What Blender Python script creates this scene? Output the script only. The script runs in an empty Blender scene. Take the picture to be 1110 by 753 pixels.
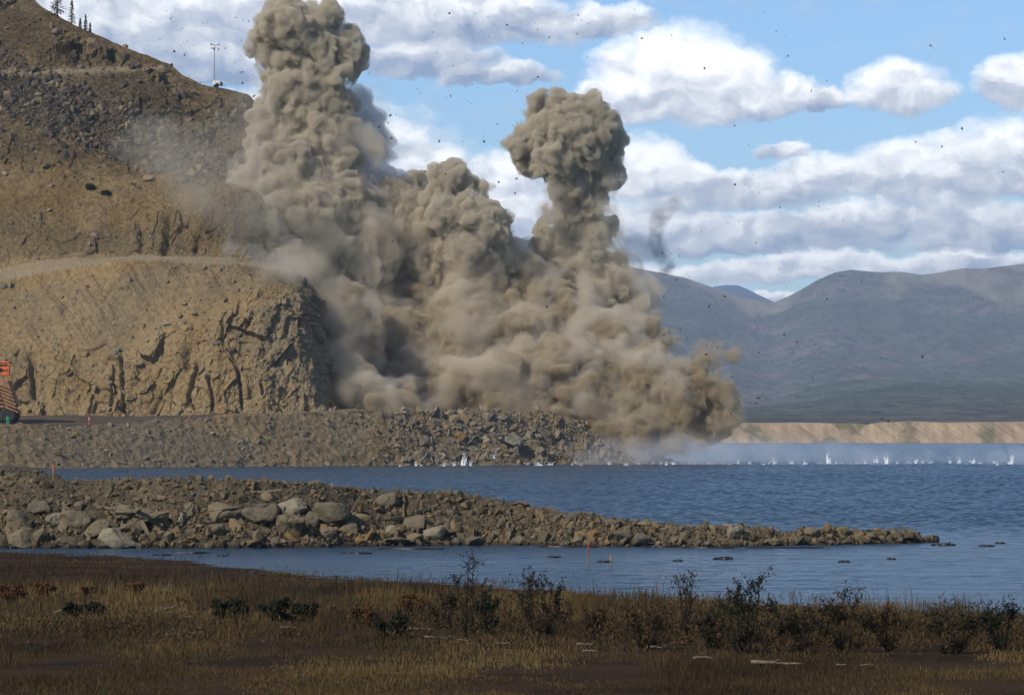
import bpy, bmesh, math, random
import numpy as np
from mathutils import Vector, Matrix, noise as mnoise

R = math.radians
SC = bpy.context.scene
# ------------------------------------------------------------------ camera
F = 4000.0          # focal length in units of the picture's 1110 columns
H = 4.5             # eye height over the lake
HY, CX = 470.0, 555.0
cam_d = bpy.data.cameras.new('camera'); cam = bpy.data.objects.new('camera', cam_d)
SC.collection.objects.link(cam); SC.camera = cam
cam.location = (0, 0, H); cam.rotation_euler = (R(90), 0, 0)
cam_d.sensor_width = 36; cam_d.lens = F/1110*36
cam_d.shift_y = (HY-376.5)/1110
cam_d.clip_start = 1; cam_d.clip_end = 60000
# ------------------------------------------------------------------ light
SUN_AZ, SUN_EL = 226.0, 36.0     # compass bearing of the sun (0 = +Y, 90 = +X)
EXPO = 0.0
sd = Vector((math.sin(R(SUN_AZ))*math.cos(R(SUN_EL)), math.cos(R(SUN_AZ))*math.cos(R(SUN_EL)), math.sin(R(SUN_EL))))
sun_l = bpy.data.lights.new('sun', 'SUN'); sun_l.energy = 4.3; sun_l.angle = R(0.55); sun_l.color = (1, .93, .82)
sun = bpy.data.objects.new('sun', sun_l); SC.collection.objects.link(sun)
sun.rotation_euler = sd.to_track_quat('Z', 'Y').to_euler(); sun.location = sd*900
VS = SC.view_settings
VS.view_transform = 'Standard'; VS.look = 'None'; VS.gamma = 1; VS.exposure = EXPO; VS.use_curve_mapping = False
cy = SC.cycles
cy.use_denoising = True; cy.denoising_prefilter = 'ACCURATE'
cy.max_bounces = 8; cy.diffuse_bounces = 2; cy.glossy_bounces = 2; cy.transmission_bounces = 2
cy.volume_bounces = 4; cy.transparent_max_bounces = 96
cy.caustics_reflective = False; cy.caustics_refractive = False
cy.sample_clamp_indirect = 4

# ------------------------------------------------------------------ node helpers
class NT:
    def __init__(s, tree): s.t = tree; s.n = tree.nodes; s.l = tree.links
    def new(s, typ, **kw):
        n = s.n.new(typ)
        for k, v in kw.items(): setattr(n, k, v)
        return n
    def put(s, sock, v):
        if isinstance(v, bpy.types.NodeSocket): s.l.new(v, sock)
        elif v is not None: sock.default_value = v
    def m(s, op, a, b=None, c=None, clamp=False):
        n = s.new('ShaderNodeMath', operation=op); n.use_clamp = clamp
        s.put(n.inputs[0], a)
        if b is not None: s.put(n.inputs[1], b)
        if c is not None: s.put(n.inputs[2], c)
        return n.outputs[0]
    def v(s, op, a, b=None, c=None):
        n = s.new('ShaderNodeVectorMath', operation=op)
        s.put(n.inputs[0], a)
        if b is not None: s.put(n.inputs['Scale'] if op == 'SCALE' else n.inputs[1], b)
        if c is not None: s.put(n.inputs[2], c)
        return n.outputs['Value'] if op in ('LENGTH', 'DOT_PRODUCT', 'DISTANCE') else n.outputs[0]
    def ramp(s, x, a, b, lo=0., hi=1., smooth=True):
        n = s.new('ShaderNodeMapRange'); n.interpolation_type = 'SMOOTHSTEP' if smooth else 'LINEAR'
        s.put(n.inputs[0], x); s.put(n.inputs[1], a); s.put(n.inputs[2], b); s.put(n.inputs[3], lo); s.put(n.inputs[4], hi)
        return n.outputs[0]
    def mix(s, f, a, b, mode='MIX'):
        n = s.new('ShaderNodeMix', data_type='RGBA', blend_type=mode)
        s.put(n.inputs[0], f)
        s.put(n.inputs[6], a if isinstance(a, bpy.types.NodeSocket) else (*a, 1)); s.put(n.inputs[7], b if isinstance(b, bpy.types.NodeSocket) else (*b, 1))
        return n.outputs[2]
    def noise(s, vec, scale, detail=4, rough=.55, dist=0., col=False):
        n = s.new('ShaderNodeTexNoise'); s.put(n.inputs['Vector'], vec); s.put(n.inputs['Scale'], scale)
        n.inputs['Detail'].default_value = detail; n.inputs['Roughness'].default_value = rough; n.inputs['Distortion'].default_value = dist
        return n.outputs[1 if col else 0]
    def voro(s, vec, scale, feature='F1', out='Distance', rand=1.):
        n = s.new('ShaderNodeTexVoronoi', feature=feature); s.put(n.inputs['Vector'], vec); s.put(n.inputs['Scale'], scale)
        n.inputs['Randomness'].default_value = rand
        return n.outputs[out]
    def map(s, vec, scale=(1, 1, 1), rot=(0, 0, 0), loc=(0, 0, 0)):
        n = s.new('ShaderNodeMapping'); s.put(n.inputs[0], vec)
        n.inputs['Scale'].default_value = scale; n.inputs['Rotation'].default_value = rot; n.inputs['Location'].default_value = loc
        return n.outputs[0]

MATS = {}
def material(name):
    m = bpy.data.materials.new(name); m.use_nodes = True; m.node_tree.nodes.clear(); MATS[name] = m
    nt = NT(m.node_tree); out = nt.new('ShaderNodeOutputMaterial'); return m, nt, out
def principled(nt, out, col, rough=.9, spec=.2, metal=0., bump=None, bstr=.5, bdist=.1, emit=None):
    p = nt.new('ShaderNodeBsdfPrincipled')
    nt.put(p.inputs['Base Color'], col if isinstance(col, bpy.types.NodeSocket) else (*col, 1))
    nt.put(p.inputs['Roughness'], rough); nt.put(p.inputs['Specular IOR Level'], spec); nt.put(p.inputs['Metallic'], metal)
    if bump is not None:
        b = nt.new('ShaderNodeBump'); b.inputs['Strength'].default_value = bstr; b.inputs['Distance'].default_value = bdist
        nt.put(b.inputs['Height'], bump); nt.l.new(b.outputs[0], p.inputs['Normal'])
    nt.l.new(p.outputs[0], out.inputs[0]); return p
def simple(name, col, rough=.7, spec=.3, var=.25, scale=3., metal=0.):
    m, nt, out = material(name)
    tc = nt.new('ShaderNodeTexCoord').outputs['Object']
    n = nt.noise(tc, scale, 5)
    c = nt.mix(nt.ramp(n, .3, .7), tuple(x*(1-var) for x in col), tuple(min(1, x*(1+var)) for x in col))
    principled(nt, out, c, rough, spec, metal); return m

# ------------------------------------------------------------------ sky and clouds (world)
# clouds stand at fixed bearings: a = bearing*4000, e = elevation*4000
CLOUDS = [ # a, e, ra, re, kind (flat base weight), brightness bias
 (740-555, 470-100, 122, 84, 1.0), (672-555, 470-115, 66, 40, .7), (835-555, 470-112, 78, 38, .7), (893-555, 470-118, 34, 20, .1),
 (976-555, 470-108, 66, 48, .8), (1092-555, 470-105, 48, 46, .75),
 (480-555, 470-30, 190, 52, .4), (620-555, 470-28, 110, 26, .2), (400-555, 470-20, 180, 60, .5), (540-555, 470-88, 75, 20, .05), (465-555, 470-70, 90, 30, .1),
 (160-555, 470-40, 190, 80, .35), (240-555, 470-75, 110, 40, .0), (60-555, 470-60, 150, 90, .3),
 (440-555, 470-185, 75, 42, .9), (545-555, 470-195, 72, 42, 1.0), (640-555, 470-120, 34, 38, .95), (690-555, 470-190, 62, 52, 1.0), (735-555, 470-200, 50, 30, .6),
 (850-555, 470-165, 42, 14, .5),
 (800-555, 470-215, 130, 34, .55), (900-555, 470-200, 110, 36, .6), (1010-555, 470-200, 120, 56, .75), (1090-555, 470-190, 90, 66, .6),
 (1000-555, 470-245, 190, 34, .2), (820-555, 470-262, 190, 34, .25), (1080-555, 470-262, 130, 24, .15), (700-555, 470-250, 130, 42, .45),
 (800-555, 470-300, 230, 20, .8), (930-555, 470-288, 130, 18, .9), (1040-555, 470-284, 130, 18, .6), (850-555, 470-330, 300, 14, .7),
 (500-555, 470-270, 260, 90, .5), (300-555, 470-200, 240, 120, .4),
]
world = bpy.data.worlds.new('World'); SC.world = world; world.use_nodes = True
world.node_tree.nodes.clear(); nt = NT(world.node_tree)
SKY_STR = 0.10
sky = nt.new('ShaderNodeTexSky', sky_type='NISHITA', sun_disc=False)
sky.sun_elevation = R(SUN_EL); sky.sun_rotation = R(SUN_AZ); sky.altitude = 600; sky.air_density = 1.0; sky.dust_density = .4; sky.ozone_density = 1.5
g = nt.new('ShaderNodeTexCoord').outputs['Generated']
sep = nt.new('ShaderNodeSeparateXYZ'); nt.l.new(g, sep.inputs[0]); X, Y, Z = sep.outputs
az = nt.m('MULTIPLY', nt.m('ARCTAN2', X, Y), F)
el = nt.m('MULTIPLY', nt.m('ARCSINE', Z), F)
cb = nt.new('ShaderNodeCombineXYZ'); nt.l.new(az, cb.inputs[0]); nt.l.new(el, cb.inputs[1]); P = cb.outputs[0]
# warp
w1 = nt.v('SUBTRACT', nt.noise(P, 1/95, 4, .5, col=True), (.5, .5, .5))
w2 = nt.v('SUBTRACT', nt.noise(nt.map(P, (1, 1.4, 1), loc=(31, 7, 3)), 1/30, 7, .58, col=True), (.5, .5, .5))
Pw = nt.v('ADD', P, nt.v('ADD', nt.v('MULTIPLY', w1, (70, 34, 0)), nt.v('MULTIPLY', w2, (26, 24, 0))))
den = None; wsum = None; ssum = None; bsum = None
for (a, e, ra, re, br) in CLOUDS:
    q = nt.v('MULTIPLY', nt.v('SUBTRACT', Pw, (a, e, 0)), (1/ra, 1/re, 0))
    sq = nt.new('ShaderNodeSeparateXYZ'); nt.l.new(q, sq.inputs[0])
    # flat base: below the centre the distance grows faster
    d2 = nt.m('ADD', nt.m('MULTIPLY', sq.outputs[0], sq.outputs[0]), nt.m('MULTIPLY', nt.m('MULTIPLY', sq.outputs[1], sq.outputs[1]), nt.ramp(sq.outputs[1], -.1, .1, 4., 1.)))
    w = nt.m('MAXIMUM', nt.m('SUBTRACT', 1., d2), 0.)
    den = w if den is None else nt.m('MAXIMUM', den, w)
    sv = nt.m('MULTIPLY', w, sq.outputs[1]); bv = nt.m('MULTIPLY', w, br)
    wsum = w if wsum is None else nt.m('ADD', wsum, w)
    ssum = sv if ssum is None else nt.m('ADD', ssum, sv)
    bsum = bv if bsum is None else nt.m('ADD', bsum, bv)
wn = nt.m('MAXIMUM', wsum, 1e-4)
hgt = nt.m('DIVIDE', ssum, wn); bri = nt.m('DIVIDE', bsum, wn)
nA = nt.noise(nt.map(Pw, (1, 1.35, 1)), 1/50, 6, .52)
# the same noise a step towards the sun (left and up): where it is lower the surface faces the light
nB = nt.noise(nt.map(nt.v('ADD', Pw, (-9, 11, 0)), (1, 1.35, 1)), 1/50, 6, .52)
nt_edge = nt.m('ADD', den, nt.m('MULTIPLY', nt.m('SUBTRACT', nA, .5), .85))
alpha_v = nt.m('POWER', nt.ramp(nt_edge, .0, .62), .8)
lit = nt.m('MULTIPLY', nt.m('SUBTRACT', nA, nB), 1.5)
lum = nt.m('ADD', nt.m('ADD', nt.m('MULTIPLY', hgt, .80), nt.m('MULTIPLY', bri, .50)), nt.m('ADD', lit, nt.m('MULTIPLY', nt.m('SUBTRACT', nA, .5), .5)))
lum = nt.ramp(lum, -.29, 1.12, 0, 1, smooth=False)
# thin edges of a cloud are bright
col_lo, col_mid, col_hi = (.30, .40, .60), (.72, .77, .87), (1.48, 1.48, 1.48)
cr = nt.new('ShaderNodeValToRGB'); nt.l.new(lum, cr.inputs[0])
cr.color_ramp.elements[0].position = 0.05; cr.color_ramp.elements[0].color = (*col_lo, 1)
cr.color_ramp.elements[1].position = .85; cr.color_ramp.elements[1].color = (*col_hi, 1)
e_ = cr.color_ramp.elements.new(.42); e_.color = (*col_mid, 1)
# elsewhere: scattered fair weather clouds
ng = nt.noise(nt.map(g, (1, 1, 3.2)), 3.2, 8, .6)
alpha_g = nt.m('MULTIPLY', nt.ramp(ng, .44, .58), nt.ramp(Z, .13, .2))
colg = nt.mix(nt.ramp(ng, .55, .8), (.55, .58, .64), (.95, .95, .95))
skyc = nt.mix(1., sky.outputs[0], (.82, 1.08, 1.42), 'MULTIPLY')
inv = 1/SKY_STR
cc = nt.mix(1., cr.outputs[0], (inv, inv, inv), 'MULTIPLY')
cg = nt.mix(1., colg, (inv*.62,inv*.6,inv*.58), 'MULTIPLY')
front = nt.ramp(nt.m('ABSOLUTE', az), 600, 900, 1, 0)
base = nt.mix(nt.m('MULTIPLY', alpha_g, .85), skyc, cg)
c = nt.mix(nt.m('MULTIPLY', alpha_v, front), base, cc)
bg = nt.new('ShaderNodeBackground'); nt.l.new(c, bg.inputs[0]); bg.inputs[1].default_value = SKY_STR
wo = nt.new('ShaderNodeOutputWorld'); nt.l.new(bg.outputs[0], wo.inputs[0])
world.cycles.sampling_method = 'MANUAL'; world.cycles.sample_map_resolution = 512

# ------------------------------------------------------------------ numpy noise
def _hash(ix, iy, iz, s=0):
    h = (ix.astype(np.int64)*374761393 + iy.astype(np.int64)*668265263 + iz.astype(np.int64)*2147483647 + s*1274126177) & 0xffffffff
    h = ((h ^ (h >> 13))*1274126177) & 0xffffffff
    h = ((h ^ (h >> 16))*2246822519) & 0xffffffff
    return (h ^ (h >> 15)) & 0xffffffff
def vnoise(p, s=0):
    i = np.floor(p); f = p-i; f = f*f*f*(f*(f*6-15)+10); i = i.astype(np.int64)
    r = 0
    for dx in (0, 1):
        wx = f[..., 0] if dx else 1-f[..., 0]
        for dy in (0, 1):
            wy = f[..., 1] if dy else 1-f[..., 1]
            for dz in (0, 1):
                wz = f[..., 2] if dz else 1-f[..., 2]
                r = r + wx*wy*wz*(_hash(i[..., 0]+dx, i[..., 1]+dy, i[..., 2]+dz, s)/4294967295.)
    return r*2-1
def fbm(p, o=5, g=.5, s=0, ridged=False):
    r = 0; a = 1; t = 0; p = np.asarray(p, float)
    for k in range(o):
        n = vnoise(p*(2.03**k)+k*17.3, s+k)
        r = r+a*((1-2*np.abs(n)) if ridged else n); t += a; a *= g
    return r/t
def worley(p, s=0, two=False, cell=False):
    i = np.floor(p).astype(np.int64); f = p-i
    d1 = np.full(p.shape[:-1], 9.); d2 = d1.copy(); cid = np.zeros(p.shape[:-1])
    for dx in (-1, 0, 1):
        for dy in (-1, 0, 1):
            for dz in (-1, 0, 1):
                a, b, c = i[..., 0]+dx, i[..., 1]+dy, i[..., 2]+dz
                h = _hash(a, b, c, s)
                ox = (h & 1023)/1023.; oy = ((h >> 10) & 1023)/1023.; oz = ((h >> 20) & 1023)/1023.
                d = np.sqrt((dx+ox-f[..., 0])**2+(dy+oy-f[..., 1])**2+(dz+oz-f[..., 2])**2)
                m = d < d1
                d2 = np.where(m, d1, np.minimum(d2, d)); cid = np.where(m, (h & 255)/255., cid); d1 = np.where(m, d, d1)
    if cell: return d1, d2, cid
    return (d1, d2) if two else d1
def facets(p, s=0, tilt=1.):
    """height of broken rock: every cell is a plane with a tilt and level of its own"""
    i = np.floor(p).astype(np.int64); f = p-i; d1 = np.full(p.shape[:-1], 9.); out = np.zeros(p.shape[:-1])
    for dx in (-1, 0, 1):
        for dy in (-1, 0, 1):
            for dz in (-1, 0, 1):
                a, b, c = i[..., 0]+dx, i[..., 1]+dy, i[..., 2]+dz
                h = _hash(a, b, c, s); g = _hash(a, b, c, s+99)
                v = np.stack([f[..., 0]-dx-(h & 1023)/1023., f[..., 1]-dy-((h >> 10) & 1023)/1023., f[..., 2]-dz-((h >> 20) & 1023)/1023.], -1)
                d = (v**2).sum(-1); m = d < d1; d1 = np.where(m, d, d1)
                hgt = (g & 255)/255.-.5+tilt*(v[..., 0]*(((g >> 8) & 255)/127.5-1)+v[..., 2]*(((g >> 16) & 255)/127.5-1))
                out = np.where(m, hgt, out)
    return out
def P3(px, py, D):
    px, py, D = np.broadcast_arrays(np.asarray(px, float), np.asarray(py, float), np.asarray(D, float))
    return np.stack([(px-CX)*D/F, D, H+(HY-py)*D/F], -1)
def sm(x, a, b):
    t = np.clip((np.asarray(x, float)-a)/(b-a), 0, 1); return t*t*(3-2*t)
# ------------------------------------------------------------------ mesh helpers
COL = SC.collection
def link(o, parent=None):
    COL.objects.link(o)
    if parent is not None: o.parent = parent
    return o
def tag(o, label=None, cat=None, group=None, kind=None):
    if label: o['label'] = label
    if cat: o['category'] = cat
    if group: o['group'] = group
    if kind: o['kind'] = kind
    return o
def mesh_np(name, V, Fq, mats, attrs=None, smooth=False, parent=None, idx=None):
    """V (n,3); Fq (m,k) int array of tris or quads"""
    me = bpy.data.meshes.new(name); V = np.ascontiguousarray(V, np.float32); Fq = np.ascontiguousarray(Fq, np.int32)
    k = Fq.shape[1]; me.vertices.add(len(V)); me.vertices.foreach_set('co', V.ravel())
    me.loops.add(Fq.size); me.loops.foreach_set('vertex_index', Fq.ravel())
    me.polygons.add(len(Fq)); me.polygons.foreach_set('loop_start', np.arange(0, Fq.size, k, dtype=np.int32))
    if idx is not None: me.polygons.foreach_set('material_index', np.ascontiguousarray(idx, np.int32))
    me.update(calc_edges=True)
    me.polygons.foreach_set('use_smooth', np.full(len(Fq), smooth))
    for m in (mats if isinstance(mats, (list, tuple)) else [mats]): me.materials.append(m)
    for an, av in (attrs or {}).items():
        av = np.asarray(av, np.float32)
        if av.ndim == 1: me.attributes.new(an, 'FLOAT', 'POINT').data.foreach_set('value', av)
        else: me.attributes.new(an, 'FLOAT_VECTOR', 'POINT').data.foreach_set('vector', av.ravel())
    o = bpy.data.objects.new(name, me); link(o, parent); return o
def gridfaces(ni, nj):
    a = np.arange(ni*nj).reshape(ni, nj)
    return np.stack([a[:-1, :-1], a[1:, :-1], a[1:, 1:], a[:-1, 1:]], -1).reshape(-1, 4)
def gnormals(V):
    du = np.gradient(V, axis=0); dv = np.gradient(V, axis=1)
    n = np.cross(du, dv); n /= np.maximum(np.linalg.norm(n, axis=-1, keepdims=True), 1e-9)
    return n
def profile(cols, nx, counts, x0=None, x1=None, smoothx=2):
    """cols: [(px, [(py, D), ...])] -> px, py, D arrays (nx, sum(counts)+1) and row parameter"""
    pxs = np.array([c[0] for c in cols], float)
    tab = np.array([c[1] for c in cols], float)         # (nc, nr, 2)
    X_ = np.linspace(pxs[0] if x0 is None else x0, pxs[-1] if x1 is None else x1, nx)
    if pxs[0] < -1000:          # coarse far outside the view
        X_ = np.concatenate([np.linspace(pxs[0], -160, 90)[:-1], np.linspace(-160, pxs[-1], nx-89)])
    rows = np.stack([[np.interp(X_, pxs, tab[:, r, k]) for k in (0, 1)] for r in range(tab.shape[1])])  # nr,2,nx
    ts = np.concatenate([r+np.arange(c)/c for r, c in enumerate(counts)]+[[len(counts)]])
    i0 = np.minimum(ts.astype(int), len(counts)-1); f = ts-i0
    py = (rows[i0, 0]*(1-f)[:, None]+rows[i0+1, 0]*f[:, None]).T
    D = (rows[i0, 1]*(1-f)[:, None]+rows[i0+1, 1]*f[:, None]).T
    return np.repeat(X_[:, None], len(ts), 1), py, D, np.repeat(ts[None], nx, 0)

# angular rock templates
def rock_template(rng, n=14, flat=.7):
    p = rng.normal(size=(n, 3)); p /= np.linalg.norm(p, axis=1)[:, None]; p *= rng.uniform(.8, 1.05, (n, 1)); p[:, 2] *= flat
    bm = bmesh.new()
    for q in p: bm.verts.new(q)
    r = bmesh.ops.convex_hull(bm, input=bm.verts); bmesh.ops.delete(bm, geom=[v for v in bm.verts if not v.link_faces], context='VERTS')
    bmesh.ops.triangulate(bm, faces=bm.faces); bmesh.ops.recalc_face_normals(bm, faces=bm.faces)
    V = np.array([v.co[:] for v in bm.verts]); bm.verts.index_update()
    Tt = np.array([[v.index for v in f.verts] for f in bm.faces]); bm.free(); return V, Tt
_rng = np.random.default_rng(5)
ROCKS = [rock_template(_rng, int(_rng.integers(9, 16)), float(_rng.uniform(.55, .9))) for _ in range(24)]
def rotmats(rng, n, tilt=3.14):
    a = rng.uniform(0, 6.283, n); b = rng.uniform(-tilt, tilt, n); c = rng.uniform(-tilt, tilt, n)
    def rm(ax, t):
        M = np.zeros((n, 3, 3)); M[:, ax, ax] = 1; i, j = [(1, 2), (2, 0), (0, 1)][ax]
        M[:, i, i] = np.cos(t); M[:, j, j] = np.cos(t); M[:, i, j] = -np.sin(t); M[:, j, i] = np.sin(t); return M
    return rm(0, b) @ rm(1, c) @ rm(2, a)
def rubble(name, pts, sizes, mat, seed=0, tones=None, tilt=3.14):
    """many small stones as ONE object"""
    rng = np.random.default_rng(seed); n = len(pts); k = rng.integers(0, len(ROCKS), n); M = rotmats(rng, n, tilt)
    st = rng.uniform(.6, 1.25, (n, 3)); tone = rng.uniform(0, 1, n) if tones is None else tones
    VV = []; FF = []; TT = []; off = 0
    for t in range(len(ROCKS)):
        ii = np.where(k == t)[0]
        if not len(ii): continue
        V, Tr = ROCKS[t]
        W = np.einsum('nij,nvj->nvi', M[ii], V[None]*st[ii][:, None, :])*sizes[ii][:, None, None]+pts[ii][:, None, :]
        VV.append(W.reshape(-1, 3)); FF.append((Tr[None]+(off+np.arange(len(ii))*len(V))[:, None, None]).reshape(-1, 3)); TT.append(np.repeat(tone[ii], len(V))); off += len(ii)*len(V)
    return mesh_np(name, np.concatenate(VV), np.concatenate(FF), mat, {'tone': np.concatenate(TT)})
# ================================================================== materials
def attr(nt, name, out='Fac'):
    a = nt.new('ShaderNodeAttribute'); a.attribute_name = name; return a.outputs[out]
def ground_mat(name, tan, ochre, grey, dark):
    m, nt, out = material(name)
    o = nt.new('ShaderNodeTexCoord').outputs['Object']
    sk = nt.map(o, (1, 1, .28), rot=(0, R(-32), 0))      # streaks running down to the right
    n1 = nt.noise(sk, .16, 7, .62); n2 = nt.noise(o, .05, 4, .5); n3 = nt.noise(o, 1.4, 6, .65); n4 = nt.noise(sk, .6, 5, .6)
    c = nt.mix(nt.ramp(n1, .36, .64), tan, ochre)
    c = nt.mix(nt.m('MULTIPLY', nt.ramp(n2, .42, .62), .75), c, grey)
    c = nt.mix(nt.m('MULTIPLY', nt.ramp(n4, .56, .72), .45), c, grey)
    c = nt.mix(nt.m('MULTIPLY', attr(nt, 'dark'), nt.ramp(nt.m('ADD', n3, nt.m('MULTIPLY', n1, .6)), .6, .95, .55, 1.)), c, dark)
    c = nt.mix(nt.m('MULTIPLY', attr(nt, 'pale'), .75), c, (.36, .29, .19))
    c = nt.mix(nt.ramp(n3, .25, .75, .0, .7), c, nt.mix(1., c, (.45, .42, .38), 'MULTIPLY'))
    v = nt.voro(o, 1.6); v2 = nt.noise(o, 5, 5, .7)
    principled(nt, out, c, .95, .1, bump=nt.m('ADD', nt.m('MULTIPLY', v, .6), v2), bstr=.8, bdist=.25)
    return m
M_slope = ground_mat('slope_earth', (.29, .205, .098), (.245, .158, .06), (.185, .14, .08), (.052, .041, .027))
M_bank = ground_mat('bank_gravel', (.25, .19, .105), (.26, .175, .08), (.19, .16, .112), (.14, .115, .08))
def stone_mat(name, cols, scale=2.):
    m, nt, out = material(name)
    o = nt.new('ShaderNodeTexCoord').outputs['Object']
    t = attr(nt, 'tone')
    cr = nt.new('ShaderNodeValToRGB'); nt.l.new(t, cr.inputs[0]); el_ = cr.color_ramp.elements
    el_[0].position = 0; el_[0].color = (*cols[0], 1); el_[1].position = 1; el_[1].color = (*cols[-1], 1)
    for i, c in enumerate(cols[1:-1]): e = el_.new((i+1)/(len(cols)-1)); e.color = (*c, 1)
    n = nt.noise(o, scale, 6, .65); n2 = nt.noise(o, scale*.3, 3)
    c = nt.mix(nt.ramp(n, .3, .75, 0, .65), cr.outputs[0], nt.mix(1., cr.outputs[0], (.5, .46, .4), 'MULTIPLY'))
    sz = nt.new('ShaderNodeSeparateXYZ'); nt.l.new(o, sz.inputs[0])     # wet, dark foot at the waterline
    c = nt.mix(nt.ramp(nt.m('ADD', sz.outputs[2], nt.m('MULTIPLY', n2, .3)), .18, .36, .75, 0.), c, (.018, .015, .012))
    principled(nt, out, c, .92, .15, bump=n, bstr=.6, bdist=.12)
    return m
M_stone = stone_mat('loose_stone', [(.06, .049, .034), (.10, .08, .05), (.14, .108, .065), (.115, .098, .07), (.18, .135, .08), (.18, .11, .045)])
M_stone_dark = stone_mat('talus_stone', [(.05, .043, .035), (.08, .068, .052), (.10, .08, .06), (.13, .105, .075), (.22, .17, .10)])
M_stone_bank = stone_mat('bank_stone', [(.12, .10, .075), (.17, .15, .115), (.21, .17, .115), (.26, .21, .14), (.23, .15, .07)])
M_wet = simple('wet_stone', (.02, .018, .016), .35, .5)
m_, nt_, out_ = material('boulder_rock'); M_boulder = m_
o_ = nt_.new('ShaderNodeTexCoord').outputs['Object']; oi = nt_.new('ShaderNodeObjectInfo').outputs['Random']
ob = nt_.v('ADD', o_, nt_.v('SCALE', (13.1, 7.7, 5.3), nt_.m('MULTIPLY', oi, 20.)))
n1 = nt_.noise(ob, 1.1, 5, .6); n2 = nt_.noise(ob, 6, 6, .7)
c_ = nt_.mix(oi, (.115, .097, .064), (.19, .145, .082)); c_ = nt_.mix(nt_.ramp(n1, .4, .65), c_, (.145, .115, .075)); c_ = nt_.mix(nt_.ramp(n2, .45, .75, 0, .7), c_, (.085, .072, .052))
c_ = nt_.mix(attr(nt_, 'ochre'), c_, (.22, .12, .04)); c_ = nt_.mix(attr(nt_, 'pale'), c_, (.26, .225, .165))
principled(nt_, out_, c_, .9, .2, bump=nt_.m('ADD', n2, nt_.m('MULTIPLY', nt_.noise(ob, 18, 4, .7), .35)), bstr=.7, bdist=.1)

# ================================================================== water
WAVE = 1.0
m, nt, out = material('lake_water'); M_water = m
o = nt.new('ShaderNodeTexCoord').outputs['Object']
wv = nt.noise(nt.map(o, (.55, 1.0, 1), rot=(0, 0, R(-12))), 2.2, 5, .62, .3)
wv2 = nt.noise(nt.map(o, (.4, 1.0, 1), rot=(0, 0, R(9))), .45, 3, .5)
gust = nt.noise(nt.map(o, (.25, 1, 1)), .03, 4, .55)
hgt_w = nt.m('ADD', nt.m('MULTIPLY', wv, .55), nt.m('MULTIPLY', wv2, 1.1))
p = principled(nt, out, nt.mix(nt.ramp(gust, .35, .65), (.016, .046, .082), (.024, .060, .10)), .22, .5, bump=hgt_w, bstr=1., bdist=.55)
p.inputs['IOR'].default_value = 1.333
# the near lake carries real waves; the sheet runs on to the far shore
Dr = [95.]
while Dr[-1] < 640: Dr.append(Dr[-1]+.16+(Dr[-1]-95)*.0008)
while Dr[-1] < 2700: Dr.append(Dr[-1]*1.02)
pxw = np.concatenate([np.linspace(-3500, -60, 60)[:-1], np.linspace(-60, 1170, 620), np.linspace(1170, 3800, 40)[1:]])
PX, DD = np.meshgrid(pxw, np.array([40., 70.]+Dr), indexing='ij')
WX = (PX-CX)*DD/F; rngw = np.random.default_rng(2); hz = np.zeros_like(WX)
for k in range(26):
    L = 10**rngw.uniform(-.25, .42); th = rngw.normal(R(-100), .5); kx, ky = math.cos(th)*6.283/L, math.sin(th)*6.283/L
    ph = rngw.uniform(0, 6.283); s_ = np.sin(kx*WX+ky*DD+ph+1.5*vnoise(np.stack([WX/25, DD/25, WX*0+k], -1)))
    hz += .0105*L**.8*(1-np.abs(s_)*1.2) if k % 2 else .0105*L**.8*s_
cha = .14+.86*sm(DD, 150, 200)+.35*fbm(np.stack([WX/30, DD/60, WX*0], -1), 3, s=8)
hz = (hz-hz.mean())*cha*(1-sm(DD, 560, 640))*sm(DD, 95, 110)*WAVE
tag(mesh_np('lake_water', np.stack([WX, DD, hz], -1).reshape(-1, 3), gridfaces(*WX.shape), M_water, smooth=True), kind='structure')
# ================================================================== far country
cols = []
ridge = [(-600, 300), (-200, 255), (100, 230), (300, 225), (450, 235), (560, 258), (640, 278), (690, 291), (715, 295), (740, 301), (775, 312), (810, 323), (838, 327), (852, 321), (868, 313), (885, 303), (905, 294), (922, 291), (935, 293), (955, 295), (975, 294), (1000, 297), (1020, 294), (1045, 289), (1065, 289), (1090, 286), (1150, 280), (1300, 262), (1700, 300)]
for px_, yr in ridge:
    k = (457-yr)
    cols.append((px_, [(yr+30, 9800), (yr, 8600), (yr+k*.22, 7900), (yr+k*.45, 7000), (yr+k*.68, 5600), (yr+k*.85, 4000), (452, 2600), (459.5, 1822)]))
px, py, D, t = profile(cols, 900, [6, 60, 55, 50, 45, 35, 30])
V = P3(px, py, D)
amp = np.interp(t, [0, 1, 2, 3, 4, 5, 6, 7], [10, 5, 32, 34, 24, 8, 1.5, .4])
gul = fbm(np.stack([V[..., 0]/900, V[..., 1]/2200, V[..., 2]/2400], -1), 5, .5, 3, ridged=True)
V[..., 2] += (gul-.3)*amp*2.8 + fbm(V/260, 4, .55, 9)*amp*.35
bare = sm(fbm(np.stack([V[..., 0]/260, V[..., 1]/1500, V[..., 2]/420], -1), 4, .55, 21)+ (1.55-t)*.55, .10, .34)
m, nt, out = material('forest_slope')
o = nt.new('ShaderNodeTexCoord').outputs['Object']
band = nt.noise(nt.map(o, (.0006, .0022, .02)), 1., 5, .6)
fine = nt.noise(nt.map(o, (1, .25, 1.2)), .05, 5, .75); mid = nt.noise(nt.map(o, (1, .5, 2.)), .006, 5, .6)
c = nt.mix(nt.ramp(band, .42, .58), (.085, .100, .080), (.145, .118, .112))
c = nt.mix(nt.ramp(mid, .4, .62, 0, .85), c, (.05, .06, .045))
c = nt.mix(nt.ramp(fine, .45, .62, 0, .85), c, (.018, .03, .016))
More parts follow.
